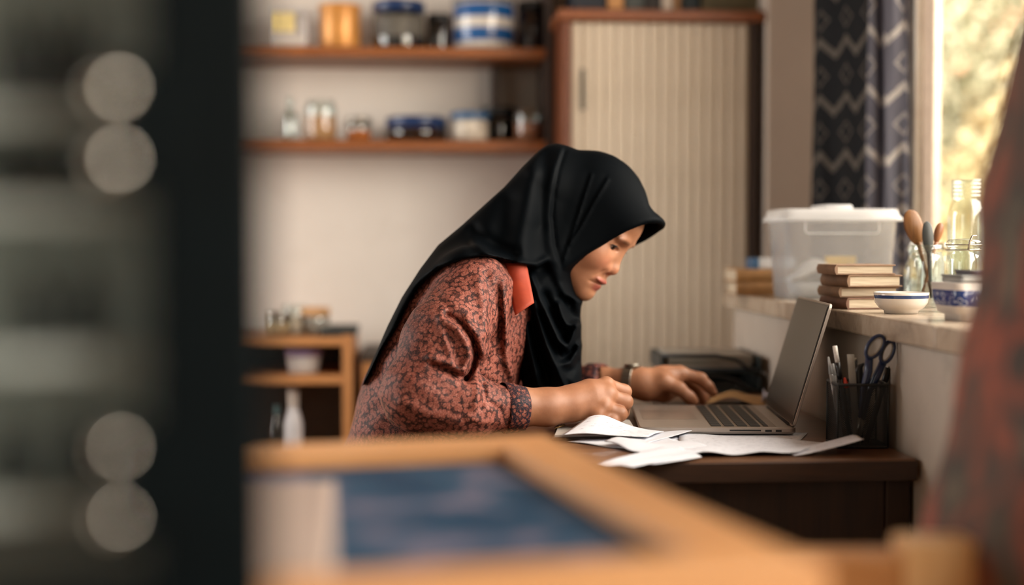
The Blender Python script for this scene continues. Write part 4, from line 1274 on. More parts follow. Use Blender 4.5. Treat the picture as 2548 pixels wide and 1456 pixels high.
# ================================================================== people: implicit surfaces turned into meshes
def mesh_sdf(F, lo, hi, h, B=8, lip=1.7):
    """surface nets over F(points) < 0, evaluated only in blocks near the surface"""
    lo = np.asarray(lo, float); hi = np.asarray(hi, float)
    nb = np.maximum(np.ceil((hi - lo) / (h * B)).astype(int), 1)
    n = nb * B
    V = np.ones(n, np.float32)
    bi = np.stack(np.meshgrid(*[np.arange(k) for k in nb], indexing='ij'), -1).reshape(-1, 3)
    cen = lo + (bi * B + (B - 1) / 2) * h
    d = F(cen)
    act = np.abs(d) < h * B * .87 * lip
    Vb = V.reshape(nb[0], B, nb[1], B, nb[2], B)
    neg = bi[(~act) & (d < 0)]
    for b in neg:
        Vb[b[0], :, b[1], :, b[2], :] = -1
    off = np.stack(np.meshgrid(*[np.arange(B)] * 3, indexing='ij'), -1).reshape(-1, 3)
    ab = bi[act]
    for s in range(0, len(ab), 600):
        q = ab[s:s + 600]
        pts = lo + ((q[:, None, :] * B + off[None]) * h).reshape(-1, 3)
        vals = F(pts).astype(np.float32).reshape(len(q), B, B, B)
        Vb[q[:, 0], :, q[:, 1], :, q[:, 2], :] = vals
    S = V < 0
    c = [(i, j, k) for i in (0, 1) for j in (0, 1) for k in (0, 1)]
    cnt = np.zeros(tuple(n - 1), np.int8)
    for i, j, k in c:
        cnt += S[i:n[0] - 1 + i, j:n[1] - 1 + j, k:n[2] - 1 + k]
    A_ = np.argwhere((cnt > 0) & (cnt < 8))
    idx = -np.ones(tuple(n - 1), np.int32)
    idx[tuple(A_.T)] = np.arange(len(A_))
    val = np.stack([V[A_[:, 0] + i, A_[:, 1] + j, A_[:, 2] + k] for i, j, k in c], 1)
    acc = np.zeros((len(A_), 3)); num = np.zeros((len(A_), 1))
    for a in range(8):
        for b in range(a + 1, 8):
            da = np.array(c[b]) - np.array(c[a])
            if np.abs(da).sum() != 1: continue
            va, vb = val[:, a], val[:, b]
            m = (va < 0) != (vb < 0)
            t = np.where(m, va / np.where(m, va - vb, 1), 0)
            p = np.array(c[a])[None] + t[:, None] * da[None]
            acc += p * m[:, None]; num += m[:, None]
    verts = lo + (A_ + acc / num) * h
    quads = []
    for ax in range(3):
        sl0 = [slice(1, n[k] - 1) for k in range(3)]; sl1 = list(sl0)
        sl0[ax] = slice(0, n[ax] - 1); sl1[ax] = slice(1, n[ax])
        s0 = S[tuple(sl0)]; s1 = S[tuple(sl1)]
        e = np.argwhere(s0 != s1)
        if len(e) == 0: continue
        pos = e.copy()
        for k in range(3):
            if k != ax: pos[:, k] += 1
        u, v = (ax + 1) % 3, (ax + 2) % 3
        def cell(du, dv):
            q = pos.copy(); q[:, u] -= du; q[:, v] -= dv
            return idx[tuple(q.T)]
        q = np.stack([cell(1, 1), cell(0, 1), cell(0, 0), cell(1, 0)], 1)
        flip = ~s0[tuple(e.T)]
        q[flip] = q[flip][:, ::-1]
        quads.append(q)
    Q = np.concatenate(quads) if quads else np.zeros((0, 4), int)
    Q = Q[(Q >= 0).all(1)]
    return verts, Q

def relax(v, q, it=1, lam=.5):
    for _ in range(it):
        acc = np.zeros_like(v); num = np.zeros((len(v), 1))
        for a, b in ((0, 1), (1, 2), (2, 3), (3, 0)):
            np.add.at(acc, q[:, a], v[q[:, b]]); np.add.at(num, q[:, a], 1)
            np.add.at(acc, q[:, b], v[q[:, a]]); np.add.at(num, q[:, b], 1)
        v = v + lam * (acc / np.maximum(num, 1) - v)
    return v

def np_mesh(name, v, q, mat, parent, base):
    me = bpy.data.meshes.new(name)
    v = np.asarray(v) - np.asarray(base)
    me.vertices.add(len(v)); me.vertices.foreach_set('co', v.astype(np.float32).ravel())
    me.loops.add(q.size); me.loops.foreach_set('vertex_index', q.astype(np.int32).ravel())
    me.polygons.add(len(q)); me.polygons.foreach_set('loop_start', np.arange(0, q.size, 4, dtype=np.int32))
    me.polygons.foreach_set('use_smooth', np.ones(len(q), bool))
    me.update(calc_edges=True); me.validate()
    return link(name, me, mat, parent)

def rc(p, a, b, ra, rb):
    a = np.asarray(a); ba = np.asarray(b) - a
    pa = p - a
    t = np.clip(pa @ ba / (ba @ ba), 0, 1)
    return np.linalg.norm(pa - t[:, None] * ba, axis=1) - (ra + (rb - ra) * t)
def ell(p, c, Rr):
    q = p - np.asarray(c); Rr = np.asarray(Rr)
    k0 = np.linalg.norm(q / Rr, axis=1); k1 = np.linalg.norm(q / Rr ** 2, axis=1)
    return k0 * (k0 - 1) / np.maximum(k1, 1e-9)
def smin(a, b, k):
    h = np.maximum(k - np.abs(a - b), 0) / k
    return np.minimum(a, b) - h * h * k * .25
def smax(a, b, k):
    return -smin(-a, -b, k)
def chain(p, pts, k=.01):
    d = None
    for (a, ra), (b, rb) in zip(pts, pts[1:]):
        e = rc(p, a, b, ra, rb)
        d = e if d is None else smin(d, e, k)
    return d
def proj(p):
    z = p[:, 2] - CAMZ
    dd = p[:, 1] * CP - z * SP; up = p[:, 1] * SP + z * CP
    return 1274 + FPX * p[:, 0] / dd, 728 - FPX * up / dd
def seg_d(x, y, poly):
    d = None
    for (x0, y0), (x1, y1) in zip(poly, poly[1:]):
        dx, dy = x1 - x0, y1 - y0
        t = np.clip(((x - x0) * dx + (y - y0) * dy) / (dx * dx + dy * dy), 0, 1)
        e = np.hypot(x - x0 - t * dx, y - y0 - t * dy)
        d = e if d is None else np.minimum(d, e)
    return d
def sd_poly(x, y, poly):
    d = seg_d(x, y, list(poly) + [poly[0]])
    ins = np.zeros(len(x), bool)
    for (x0, y0), (x1, y1) in zip(poly, list(poly[1:]) + [poly[0]]):
        if y0 == y1: continue
        c = ((y0 > y) != (y1 > y)) & (x < (x1 - x0) * (y - y0) / (y1 - y0) + x0)
        ins ^= c
    return np.where(ins, -d, d)
PXM = FPX / 2.36        # pixels per metre at the seated woman
W0 = 2.40
def near_proj(p):
    """pixel coordinates, with her far half folded onto the near half (she is symmetric)"""
    q = p.copy(); q[:, 1] = W0 - np.abs(q[:, 1] - W0)
    return proj(q)
def fold(x, y, w, poly, amp, sig):
    """a crease along a line; only on the near side"""
    d = seg_d(x, y, poly) / PXM
    return amp * np.exp(-(d / sig) ** 2) * np.clip((W0 - w) / .05, 0, 1)

# ------------------------------------------------------------------ seated woman
HP, HY, HR, HS = R(35.2), R(24.0), R(-10.0), .923
H0 = np.array([.1257, W0, 1.0804])
f_ = np.array([math.cos(HP) * math.cos(HY), -math.cos(HP) * math.sin(HY), -math.sin(HP)])
t_ = np.array([math.sin(HP) * math.cos(HY), -math.sin(HP) * math.sin(HY), math.cos(HP)])
r_ = np.cross(f_, t_)
t_ = t_ * math.cos(HR) + r_ * math.sin(HR); r_ = np.cross(f_, t_)
HA = np.stack([r_, f_, t_])           # rows: her right, forward, up
def loc(p): return (p - H0) @ HA.T / HS
def unloc(q): return H0 + HS * (np.asarray(q) @ HA)

def head_f(p):
    q = loc(p)
    m = q.copy(); m[:, 0] = np.abs(m[:, 0])
    d = ell(q, (0, -.012, .035), (.073, .094, .083))
    d = smin(d, ell(q, (0, .034, .034), (.060, .057, .060)), .03)
    d = smin(d, ell(q, (0, .030, -.034), (.060, .058, .070)), .03)
    d = smin(d, rc(m, (.046, .005, -.052), (.006, .066, -.097), .021, .019), .03)
    d = smin(d, ell(q, (0, .0745, -.1005), (.019, .016, .0145)), .018)
    d = smin(d, ell(m, (.038, .0585, -.030), (.024, .024, .024)), .025)
    d = smin(d, ell(q, (0, .063, -.069), (.032, .029, .028)), .018)
    # brow and eye hollow
    d = smin(d, ell(m, (.029, .0825, .017), (.021, .0085, .0065)), .014)
    d = smax(d, -ell(m, (.032, .0985, .001), (.021, .0175, .0135)), .012)
    # nose
    n_ = rc(q, (0, .0770, .012), (0, .0905, -.031), .0078, .0105)
    n_ = smin(n_, ell(q, (0, .0925, -.0370), (.0128, .0106, .0100)), .008)
    n_ = smin(n_, ell(m, (.0155, .0835, -.0405), (.0096, .0108, .0090)), .005)
    d = smin(d, n_, .010)
    d = smax(d, -ell(m, (.0082, .0905, -.0495), (.0045, .0060, .0040)), .003)
    # eyelids, nearly lowered
    lid_ = ell(m, (.032, .0670, .0010), (.0190, .0152, .0145))
    d = smin(d, lid_, .004)
    d = smax(d, -ell(m, (.0330, .0835, -.0030), (.0180, .0115, .0050)), .0012)
    d = d + .0010 * np.exp(-((m[:, 2] - .0075 + 18 * (m[:, 0] - .030) ** 2) / .0013) ** 2) * np.exp(-((m[:, 0] - .031) / .014) ** 4) * (q[:, 1] > .06)
    # lips
    l_ = ell(m, (.0075, .0880, -.0655), (.0195, .0085, .0052))
    l_ = smin(l_, ell(q, (0, .0800, -.0805), (.0205, .0095, .0072)), .003)
    d = smin(d, l_, .0035)
    d = d + .0026 * np.exp(-((q[:, 2] + .0722 + 5.0 * q[:, 0] ** 2) / .0016) ** 2) * np.exp(-(q[:, 0] / .0265) ** 6) * (q[:, 1] > .05)
    d = d + .0016 * np.exp(-(((m[:, 0] - .0275) ** 2 + (q[:, 2] + .0755) ** 2) / .0045 ** 2)) * (q[:, 1] > .05)
    # fold from the nose wing to the mouth corner, hollow under the lip
    cx_ = .0225 + .35 * np.clip(-.040 - q[:, 2], 0, .03)
    d = d + .0013 * np.exp(-((m[:, 0] - cx_) / .0035) ** 2) * np.exp(-((q[:, 2] + .053) / .013) ** 4) * (q[:, 1] > .05)
    d = d + .0018 * np.exp(-((q[:, 2] + .0885) / .006) ** 2) * np.exp(-(q[:, 0] / .018) ** 2) * (q[:, 1] > .05)
    # frown between the brows
    d = d + .0009 * np.exp(-((m[:, 0] - .007) / .0016) ** 2) * np.exp(-((q[:, 2] - .016) / .009) ** 2) * (q[:, 1] > .05)
    d = smin(d * HS, rc(p, unloc((0, -.03, -.05)), pc(1285, 690, W0), .050, .060), .02)
    return d

# body under the clothes, and the blouse built over it
def P_(x, y, w): return pc(x, y, w)
def torso_f(p):
    q = p.copy(); q[:, 1] = (q[:, 1] - W0) / 1.5
    C_ = lambda x, y: np.array([*(pc(x, y, W0) * np.array([1, 0, 1]))])
    return chain(q, [(C_(985, 1250), .132), (C_(1042, 1040), .115), (C_(1122, 865), .120), (C_(1180, 755), .103), (C_(1262, 668), .058)], .05)
ARM_N = [(P_(1182, 716, 2.235), .052), (P_(1108, 850, 2.165), .060), (P_(1046, 975, 2.125), .057)]
FORE_N = [(P_(1046, 985, 2.125), .057), (P_(1150, 1013, 2.135), .050), (P_(1262, 1016, 2.165), .0345)]
ARM_F = [(P_(1235, 716, 2.575), .052), (P_(1265, 860, 2.64), .055), (P_(1290, 985, 2.68), .050)]
FORE_F = [(P_(1290, 985, 2.68), .050), (P_(1400, 978, 2.63), .045), (P_(1488, 955, 2.565), .036)]
def blouse_f(p):
    x, y = proj(p); w = p[:, 1]
    d = torso_f(p)
    a = chain(p, ARM_N, .03)
    a = smin(a, chain(p, FORE_N, .02), .015)
    b = smin(chain(p, ARM_F, .03), chain(p, FORE_F, .02), .02)
    # arms blend into the shoulder but stay clear of the waist
    kk = np.clip((930 - y) / 900, .0, .12) * .35 + .006
    hh = np.maximum(kk - np.abs(d - a), 0) / kk
    d = np.minimum(d, a) - hh * hh * kk * .25
    d = smin(d, b, .015)
    nr = lambda po, am, sg: fold(x, y, w, po, am, sg)
    d = d + nr([(1112, 785), (1149, 805), (1174, 840), (1184, 880), (1173, 919), (1161, 943)], .016, .0055)
    d = d - nr([(1100, 792), (1136, 815), (1160, 850), (1170, 885), (1160, 915)], .010, .008)
    d = d - nr([(1160, 800), (1192, 838), (1203, 880)], .008, .007)
    d = d + nr([(1075, 908), (1118, 923), (1160, 944)], .012, .005)
    d = d - nr([(1070, 890), (1115, 905), (1150, 926)], .008, .007)
    d = d + nr([(1112, 830), (1128, 865), (1140, 905)], .006, .005)
    d = d - nr([(1098, 820), (1116, 862), (1128, 900)], .005, .007)
    d = d + nr([(1200, 955), (1205, 988), (1194, 1014)], .006, .0045)
    d = d - nr([(1188, 955), (1191, 985), (1182, 1010)], .005, .006)
    d = d + nr([(1214, 1000), (1245, 1022)], .004, .004)
    d = d - nr([(1165, 1040), (1205, 1052), (1240, 1048)], .004, .006)
    d = d + nr([(1090, 730), (1120, 770), (1150, 790)], .003, .006)
    d = d - nr([(1190, 690), (1205, 760), (1208, 830)], .005, .008)
    d = d + nr([(1210, 680), (1226, 760), (1222, 850)], .004, .006)
    d = d - nr([(1252, 700), (1258, 800), (1262, 900), (1280, 960)], .006, .006)
    d = d + nr([(1240, 720), (1244, 800), (1240, 880)], .005, .006)
    d = d - nr([(1000, 1000), (1060, 1030), (1140, 1050)], .004, .010)
    d = d + .0014 * np.sin(p[:, 0] * 95 + np.sin(p[:, 2] * 60) * 1.5) * np.sin(p[:, 2] * 80 + p[:, 1] * 50)
    sil = [(850, 1120), (868, 1082), (880, 1040), (890, 990), (905, 940), (935, 880), (970, 800), (1005, 735), (1050, 675), (1100, 620), (1180, 600), (1340, 600), (1520, 850), (1520, 1600), (700, 1600)]
    nx, ny = near_proj(p)
    d = smax(d, sd_poly(nx, ny, sil) / PXM, .02)
    # open cuffs
    d = smax(d, -rc(p, P_(1262, 1016, 2.165), P_(1420, 1016, 2.20), .026, .026), .004)
    return d

HEM = [(897, 968), (914, 925), (930, 890), (965, 810), (1000, 740), (1045, 670), (1090, 610), (1150, 560), (1205, 510), (1255, 465), (1300, 415), (1340, 375), (1362, 360),
       (1385, 356), (1408, 361), (1440, 373), (1490, 371), (1530, 382), (1570, 410), (1595, 440), (1608, 475), (1616, 510), (1628, 527), (1650, 543), (1700, 600), (1640, 720), (1500, 760),
       (1446, 752), (1400, 735), (1375, 680), (1362, 652), (1335, 666), (1290, 656), (1240, 641), (1200, 637), (1150, 645), (1090, 670), (1040, 715), (1010, 765), (985, 820), (950, 872), (922, 930)]
DRAPE = [(1290, 600), (1420, 640), (1432, 735), (1446, 752), (1447, 880), (1449, 976), (1405, 976), (1340, 972), (1303, 970), (1293, 930), (1290, 860), (1276, 790), (1266, 700)]
# edge of the face opening, on her near cheek, taken into head space
NEAR_X = .074
def to_head(px, py):
    d = ray(px, py); o = np.array([0, 0, CAMZ])
    a = HA[0]
    tt = (NEAR_X * HS - a @ (o - H0)) / (a @ d)
    return loc((o + tt * d)[None])[0]
OPEN = [tuple(to_head(*q)[1:]) for q in ((1652, 533), (1600, 552), (1553, 577), (1510, 600), (1455, 634), (1406, 675), (1400, 704), (1409, 727), (1430, 748))]
OPEN = OPEN + [(OPEN[-1][0] + .02, OPEN[-1][1] - .12), (.30, -.30), (.30, OPEN[0][1] + .02)]
def hijab_f(p):
    x, y = proj(p); nx, ny = near_proj(p); w = p[:, 1]
    q = loc(p)
    nr = lambda po, am, sg: fold(x, y, w, po, am, sg)
    dome = ell(q, (0, -.014, .035), (.086, .109, .100))
    dome = smin(dome, ell(q, (0, .058, .040), (.075, .108, .066)), .03)
    dome = smin(dome, ell(q, (0, .018, -.035), (.078, .078, .090)), .04) * HS
    cav = smin(ell(q, (0, -.012, .035), (.078, .10, .090)), ell(q, (0, .055, .036), (.066, .090, .056)), .03)
    cav = smin(cav, ell(q, (0, .030, -.034), (.064, .062, .072)), .03) * HS
    d = smin(dome, rc(p, pc(1382, 430, 2.42), pc(1300, 560, 2.41), .060, .085), .03)
    qq = p.copy(); qq[:, 1] = (qq[:, 1] - W0) / 1.35
    C_ = lambda a, b: pc(a, b, W0) * np.array([1, 0, 1])
    d = smin(d, rc(qq, C_(1345, 470), C_(1190, 690), .062, .105), .04)
    d = smin(d, rc(p, unloc((0, .0, -.04)), pc(1340, 690, 2.39), .080, .090), .03)
    body = torso_f(p)
    body = smin(body, chain(p, ARM_N, .03), .03); body = smin(body, chain(p, ARM_F, .03), .03)
    d = smin(d, body - .013, .03)
    # creases on the near side
    d = d - nr([(1512, 446), (1480, 500), (1448, 560), (1420, 606)], .0030, .0026)
    d = d + nr([(1506, 440), (1472, 498), (1440, 556), (1412, 604)], .0012, .005)
    d = d - nr([(1472, 434), (1450, 500), (1425, 580), (1404, 645)], .0028, .0026)
    d = d + nr([(1464, 434), (1442, 500), (1417, 580), (1396, 640)], .0012, .005)
    d = d + nr([(1408, 366), (1390, 420), (1380, 470), (1374, 540), (1382, 610), (1400, 672)], .0030, .0030)
    d = d - nr([(1398, 366), (1380, 420), (1369, 470), (1362, 540), (1368, 610), (1380, 650)], .0030, .007)
    d = d + nr([(1357, 385), (1346, 466), (1348, 561)], .005, .012)
    d = d - nr([(1326, 430), (1314, 490), (1304, 561), (1299, 620), (1302, 650)], .008, .018)
    d = d + nr([(1262, 500), (1250, 560), (1240, 600)], .007, .018)
    d = d - nr([(1180, 603), (1215, 632), (1260, 652), (1300, 660), (1335, 660), (1358, 648)], .006, .007)
    d = d + nr([(1180, 575), (1230, 610), (1275, 628)], .008, .012)
    d = d - nr([(1040, 690), (1090, 648), (1150, 622)], .004, .012)
    d = smax(d, sd_poly(nx, ny, HEM) / PXM, .010)
    # face opening: thin edge in front of the face
    op = sd_poly(q[:, 1], q[:, 2], OPEN) * HS
    d = smax(d, -op, .007)
    d = np.where(q[:, 1] > -.02, smax(d, -cav, .003), d)
    # front drape
    t2 = sd_poly(nx, ny, DRAPE) / PXM
    zz = np.clip((y - 650) / 320, 0, 1)
    e = smax(t2, np.abs(w - 2.385) - (.085 + .02 * zz), .10)
    e = e - nr([(1321, 690), (1350, 760), (1391, 847), (1413, 867), (1434, 815)], .012, .0060)
    e = e - nr([(1391, 758), (1398, 785), (1410, 808), (1434, 806)], .010, .0055)
    e = e + nr([(1405, 740), (1418, 775), (1430, 790)], .012, .010)
    e = e + nr([(1355, 735), (1385, 800), (1405, 840)], .010, .008)
    e = e - nr([(1326, 750), (1359, 856), (1380, 905), (1406, 968)], .012, .0060)
    e = e + nr([(1345, 780), (1375, 860), (1398, 895), (1425, 870)], .009, .007)
    e = e - nr([(1306, 790), (1318, 868), (1340, 965)], .010, .0070)
    e = e + nr([(1318, 775), (1337, 860), (1366, 955)], .010, .008)
    e = e - nr([(1290, 800), (1298, 880), (1312, 960)], .006, .006)
    e = e - nr([(1398, 905), (1420, 905), (1440, 860)], .008, .006)
    e = e + nr([(1415, 925), (1435, 900)], .005, .008)
    return smin(d, e, .010)

# hands
def hand_r(p):
    """near hand closed to a loose fist, little finger down on the folder"""
    d = chain(p, [(P_(1180, 1013, 2.150), .030), (P_(1290, 1013, 2.170), .0275), (P_(1360, 1013, 2.185), .0262), (P_(1415, 1006, 2.200), .0260)], .02)
    pl = [((1425, 1003, 2.205), .0245), ((1470, 990, 2.215), .0255), ((1500, 985, 2.222), .0220)]
    d = smin(d, chain(p, [(P_(*a), r) for a, r in pl], .02), .02)
    for a, b, c_, e, rr in (((1509, 958, 2.236), (1553, 975, 2.252), (1549, 1004, 2.276), (1520, 1010, 2.276), 1.0),
                            ((1513, 984, 2.212), (1555, 1000, 2.222), (1548, 1026, 2.250), (1520, 1028, 2.258), 1.08),
                            ((1503, 1014, 2.198), (1542, 1030, 2.204), (1530, 1046, 2.232), (1505, 1042, 2.244), 1.02),
                            ((1487, 1034, 2.192), (1524, 1046, 2.196), (1512, 1054, 2.220), (1492, 1050, 2.230), .92)):
        base = rc(p, P_(1440, 1004, 2.212), P_(*a), .015, .0118 * rr)
        d = smin(d, base, .012)
        fg = chain(p, [(P_(*a), .0116 * rr), (P_(*b), .0112 * rr), (P_(*c_), .0098 * rr), (P_(*e), .0085 * rr)], .006)
        d = smin(d, fg, .0035)
        d = smin(d, ell(p, P_(a[0] - 1, a[1] - 2, a[2] - .004), (.010, .010, .010)), .008)
    th = chain(p, [(P_(1435, 1000, 2.235), .017), (P_(1485, 1000, 2.262), .0145), (P_(1525, 1008, 2.285), .0115), (P_(1548, 1018, 2.272), .0095)], .008)
    d = smin(d, th, .01)
    return d
def hand_l(p):
    """far hand spread over the edge of the keyboard"""
    d = chain(p, [(P_(1420, 975, 2.62), .034), (P_(1500, 955, 2.565), .0265), (P_(1560, 952, 2.540), .0225), (P_(1595, 955, 2.530), .0235)], .02)
    d = smin(d, chain(p, [(P_(1600, 952, 2.535), .024), (P_(1650, 945, 2.545), .0215), (P_(1688, 936, 2.553), .0165)], .02), .02)
    d = smin(d, chain(p, [(P_(1610, 972, 2.545), .018), (P_(1650, 974, 2.56), .016), (P_(1685, 965, 2.575), .014)], .02), .02)
    fs = [(((1692, 930, 2.550), .0125), ((1743, 943, 2.548), .0112), ((1762, 962, 2.546), .0095), ((1774, 977, 2.545), .0080)),
          (((1694, 936, 2.575), .0125), ((1738, 962, 2.585), .0110), ((1750, 985, 2.582), .0092), ((1754, 999, 2.578), .0078)),
          (((1690, 945, 2.598), .0120), ((1728, 968, 2.610), .0105), ((1738, 988, 2.605), .0090), ((1742, 1000, 2.600), .0076)),
          (((1682, 955, 2.618), .0110), ((1712, 975, 2.630), .0095), ((1722, 990, 2.625), .0082), ((1726, 999, 2.620), .0070))]
    for f in fs:
        pts = [(P_(*a), r) for a, r in f]
        d = smin(d, rc(p, P_(1625, 950, 2.55), pts[0][0], .016, pts[0][1]), .012)
        d = smin(d, chain(p, pts, .006), .005)
    th = chain(p, [(P_(1615, 966, 2.525), .0180), (P_(1652, 950, 2.515), .0150), (P_(1690, 967, 2.508), .0110), (P_(1714, 988, 2.506), .0100), (P_(1727, 999, 2.506), .0085)], .008)
    d = smin(d, th, .014)
    return d
def core_f(p):
    d = torso_f(p) + .022
    for arm in (ARM_N, ARM_F):
        d = smin(d, chain(p, [(a, r - .016) for a, r in arm], .02), .02)
    d = smin(d, chain(p, [(a, max(r - .018, .022)) for a, r in FORE_N], .02), .01)
    d = smin(d, chain(p, [(a, max(r - .018, .022)) for a, r in FORE_F], .02), .01)
    d = smin(d, rc(p, pc(1262, 668, W0), unloc((0, -.03, -.05)), .055, .050), .03)
    # thighs, shins, feet
    for s in (-1, 1):
        hip = np.array([-.19, W0 + s * .09, .56]); kn = np.array([.24, W0 + s * .10, .56]); an = np.array([.22, W0 + s * .10, .09])
        d = smin(d, chain(p, [(hip, .085), (kn, .062)], .02), .03)
        d = smin(d, chain(p, [(kn, .058), (an, .036)], .02), .02)
        d = smin(d, chain(p, [(an, .035), (an + np.array([.14, 0, -.055]), .028)], .02), .02)
    return d

SKB = np.array([-.10, W0, 0.0])
wom = thing('person', 'seated woman in black headscarf and red floral blouse leaning over the papers', 'person', Vector(c2w(SKB)), -YAW)

def skin_mat():
    t = NT('skin')
    at = t.node('ShaderNodeVertexColor'); at.layer_name = 'tint'
    sp = t.node('ShaderNodeSeparateColor'); t.link(at.outputs['Color'], sp.inputs[0])
    v = t.coord(); n = t.noise(v, 22, 5, .6); n2 = t.noise(v, 260, 3)
    c = t.ramp(n.outputs['Fac'], [(.3, srgb(150, 100, 70)), (.7, srgb(178, 125, 93))])
    c = t.mix(sp.outputs[0], c, srgb(150, 74, 62))
    c = t.mix(sp.outputs[1], c, srgb(58, 38, 30))
    c = t.mix(sp.outputs[2], c, srgb(206, 128, 100))
    t.set(Base_Color=c, Roughness=.52)
    t.bsdf.inputs['Subsurface Weight'].default_value = .12
    t.bsdf.inputs['Subsurface Radius'].default_value = (.012, .005, .003)
    t.bsdf.inputs['Subsurface Scale'].default_value = .6
    t.bump(n2.outputs['Fac'], .10, .001)
    return t.m
M_SKIN = skin_mat()
vs, qs, k = [], [], 0
for F, lo_, hi_, h_ in ((head_f, H0 - np.array([.16, .13, .20]), H0 + np.array([.14, .13, .13]), .00135),
                        (hand_r, (-.02, 2.10, .735), (.21, 2.31, .84), .0014),
                        (hand_l, (.16, 2.44, .735), (.40, 2.68, .86), .0015),
                        (core_f, (-.36, 2.08, -.01), (.45, 2.75, 1.06), .007)):
    v, q = mesh_sdf(F, lo_, hi_, h_)
    if F is head_f:
        keep = v; L_ = loc(v); nh = len(v)
    vs.append(v); qs.append(q + k); k += len(v)
v = np.concatenate(vs); q = np.concatenate(qs)
body = np_mesh('body', v, q, M_SKIN, wom, SKB)
tint = np.zeros((len(v), 4), np.float32); tint[:, 3] = 1
ax_ = np.abs(L_[:, 0])
fr = L_[:, 1] > .05
lipm = np.maximum(np.exp(-(((ax_ - .007) / .0195) ** 4 + ((L_[:, 2] + .0662) / .0052) ** 4)), np.exp(-((L_[:, 0] / .0205) ** 4 + ((L_[:, 2] + .0805) / .0066) ** 4))) * fr * (L_[:, 1] > .072)
tint[:nh, 0] = np.clip(lipm * 1.3, 0, .9)
bz = .0165 + .10 * (ax_ - .012) - 3.2 * (ax_ - .020) ** 2
brow = np.exp(-((L_[:, 2] - bz) / .0034) ** 4) * ((ax_ > .010) & (ax_ < .052)) * fr
brow = np.maximum(brow * .42, .85 * np.exp(-((L_[:, 2] + .0062 - .12 * (ax_ - .031) + 14 * (ax_ - .031) ** 2) / .0011) ** 2) * (np.abs(ax_ - .032) < .0155) * fr * 0)
tint[:nh, 1] = brow
tint[:nh, 2] = .5 * np.exp(-(((ax_ - .040) / .018) ** 2 + ((L_[:, 2] + .034) / .016) ** 2)) * fr + .5 * np.exp(-((L_[:, 0] / .014) ** 2 + ((L_[:, 2] + .043) / .009) ** 2)) * fr
ca = body.data.color_attributes.new('tint', 'FLOAT_COLOR', 'POINT')
ca.data.foreach_set('color', tint.ravel())

# eyes
def eye_mat():
    t = NT('eye')
    tc = t.node('ShaderNodeTexCoord'); ln = t.node('ShaderNodeVectorMath', operation='LENGTH')
    sp = t.node('ShaderNodeSeparateXYZ'); t.link(tc.outputs['Object'], sp.inputs[0])
    cb_ = t.node('ShaderNodeCombineXYZ'); t.link(sp.outputs['X'], cb_.inputs[0]); t.link(sp.outputs['Y'], cb_.inputs[1])
    t.link(cb_.outputs[0], ln.inputs[0])
    c = t.ramp(t.math('MULTIPLY', ln.outputs['Value'], 80.0), [(.0, srgb(8, 6, 5)), (.26, srgb(8, 6, 5)), (.30, srgb(50, 30, 18)), (.60, srgb(40, 24, 16)), (.66, srgb(150, 134, 122))])  # last tone is the eye white, darkened as if in shade
    t.set(Base_Color=c, Roughness=.08)
    return t.m
M_EYE = eye_mat()
for s in (1, -1):
    e = MB().lathe([(.0128 * HS * math.sin(a), -.0128 * HS * math.cos(a)) for a in np.linspace(0, math.pi, 17)], 24).build('eye', M_EYE, wom)
    zax = Vector(HA.T @ np.array([0, .955, -.30])); xax = Vector(HA[0]); yax = zax.cross(xax).normalized(); xax = yax.cross(zax)
    e.matrix_local = Matrix.Translation(Vector(unloc((s * .0315, .0690, -.0005)) - SKB)) @ Matrix((xax, yax, zax)).transposed().to_4x4()
    # lashes along the lid
    pts = []
    def lidp(a):
        xl = .0330 + .0170 * a
        zl = -.0030 + .0050 * math.sqrt(max(0, 1 - (a * .92) ** 2)) + .0004
        yl = .0670 + .0152 * math.sqrt(max(.02, 1 - ((xl - .032) / .019) ** 2 - ((zl - .001) / .0145) ** 2)) + .0004
        return np.array((s * xl, yl, zl))
    for a in np.linspace(-1, 1, 9):
        pts.append(unloc(lidp(a)) - SKB)
    m = MB(); m.tube(pts, [.0004, .0007, .0009, .0010, .0010, .0010, .0010, .0008, .0005], 6)
    for a in np.linspace(-.6, .95, 18):
        b0_ = lidp(a)
        m.tube([unloc(b0_) - SKB, unloc(b0_ + np.array((s * .0012 * a, .0028, -.0010))) - SKB, unloc(b0_ + np.array((s * .0024 * a, .0052, -.0006))) - SKB], [.00035, .00028, .0001], 4)
    m.build('eyelashes', plain('lash_black', srgb(16, 12, 10), .6), wom)

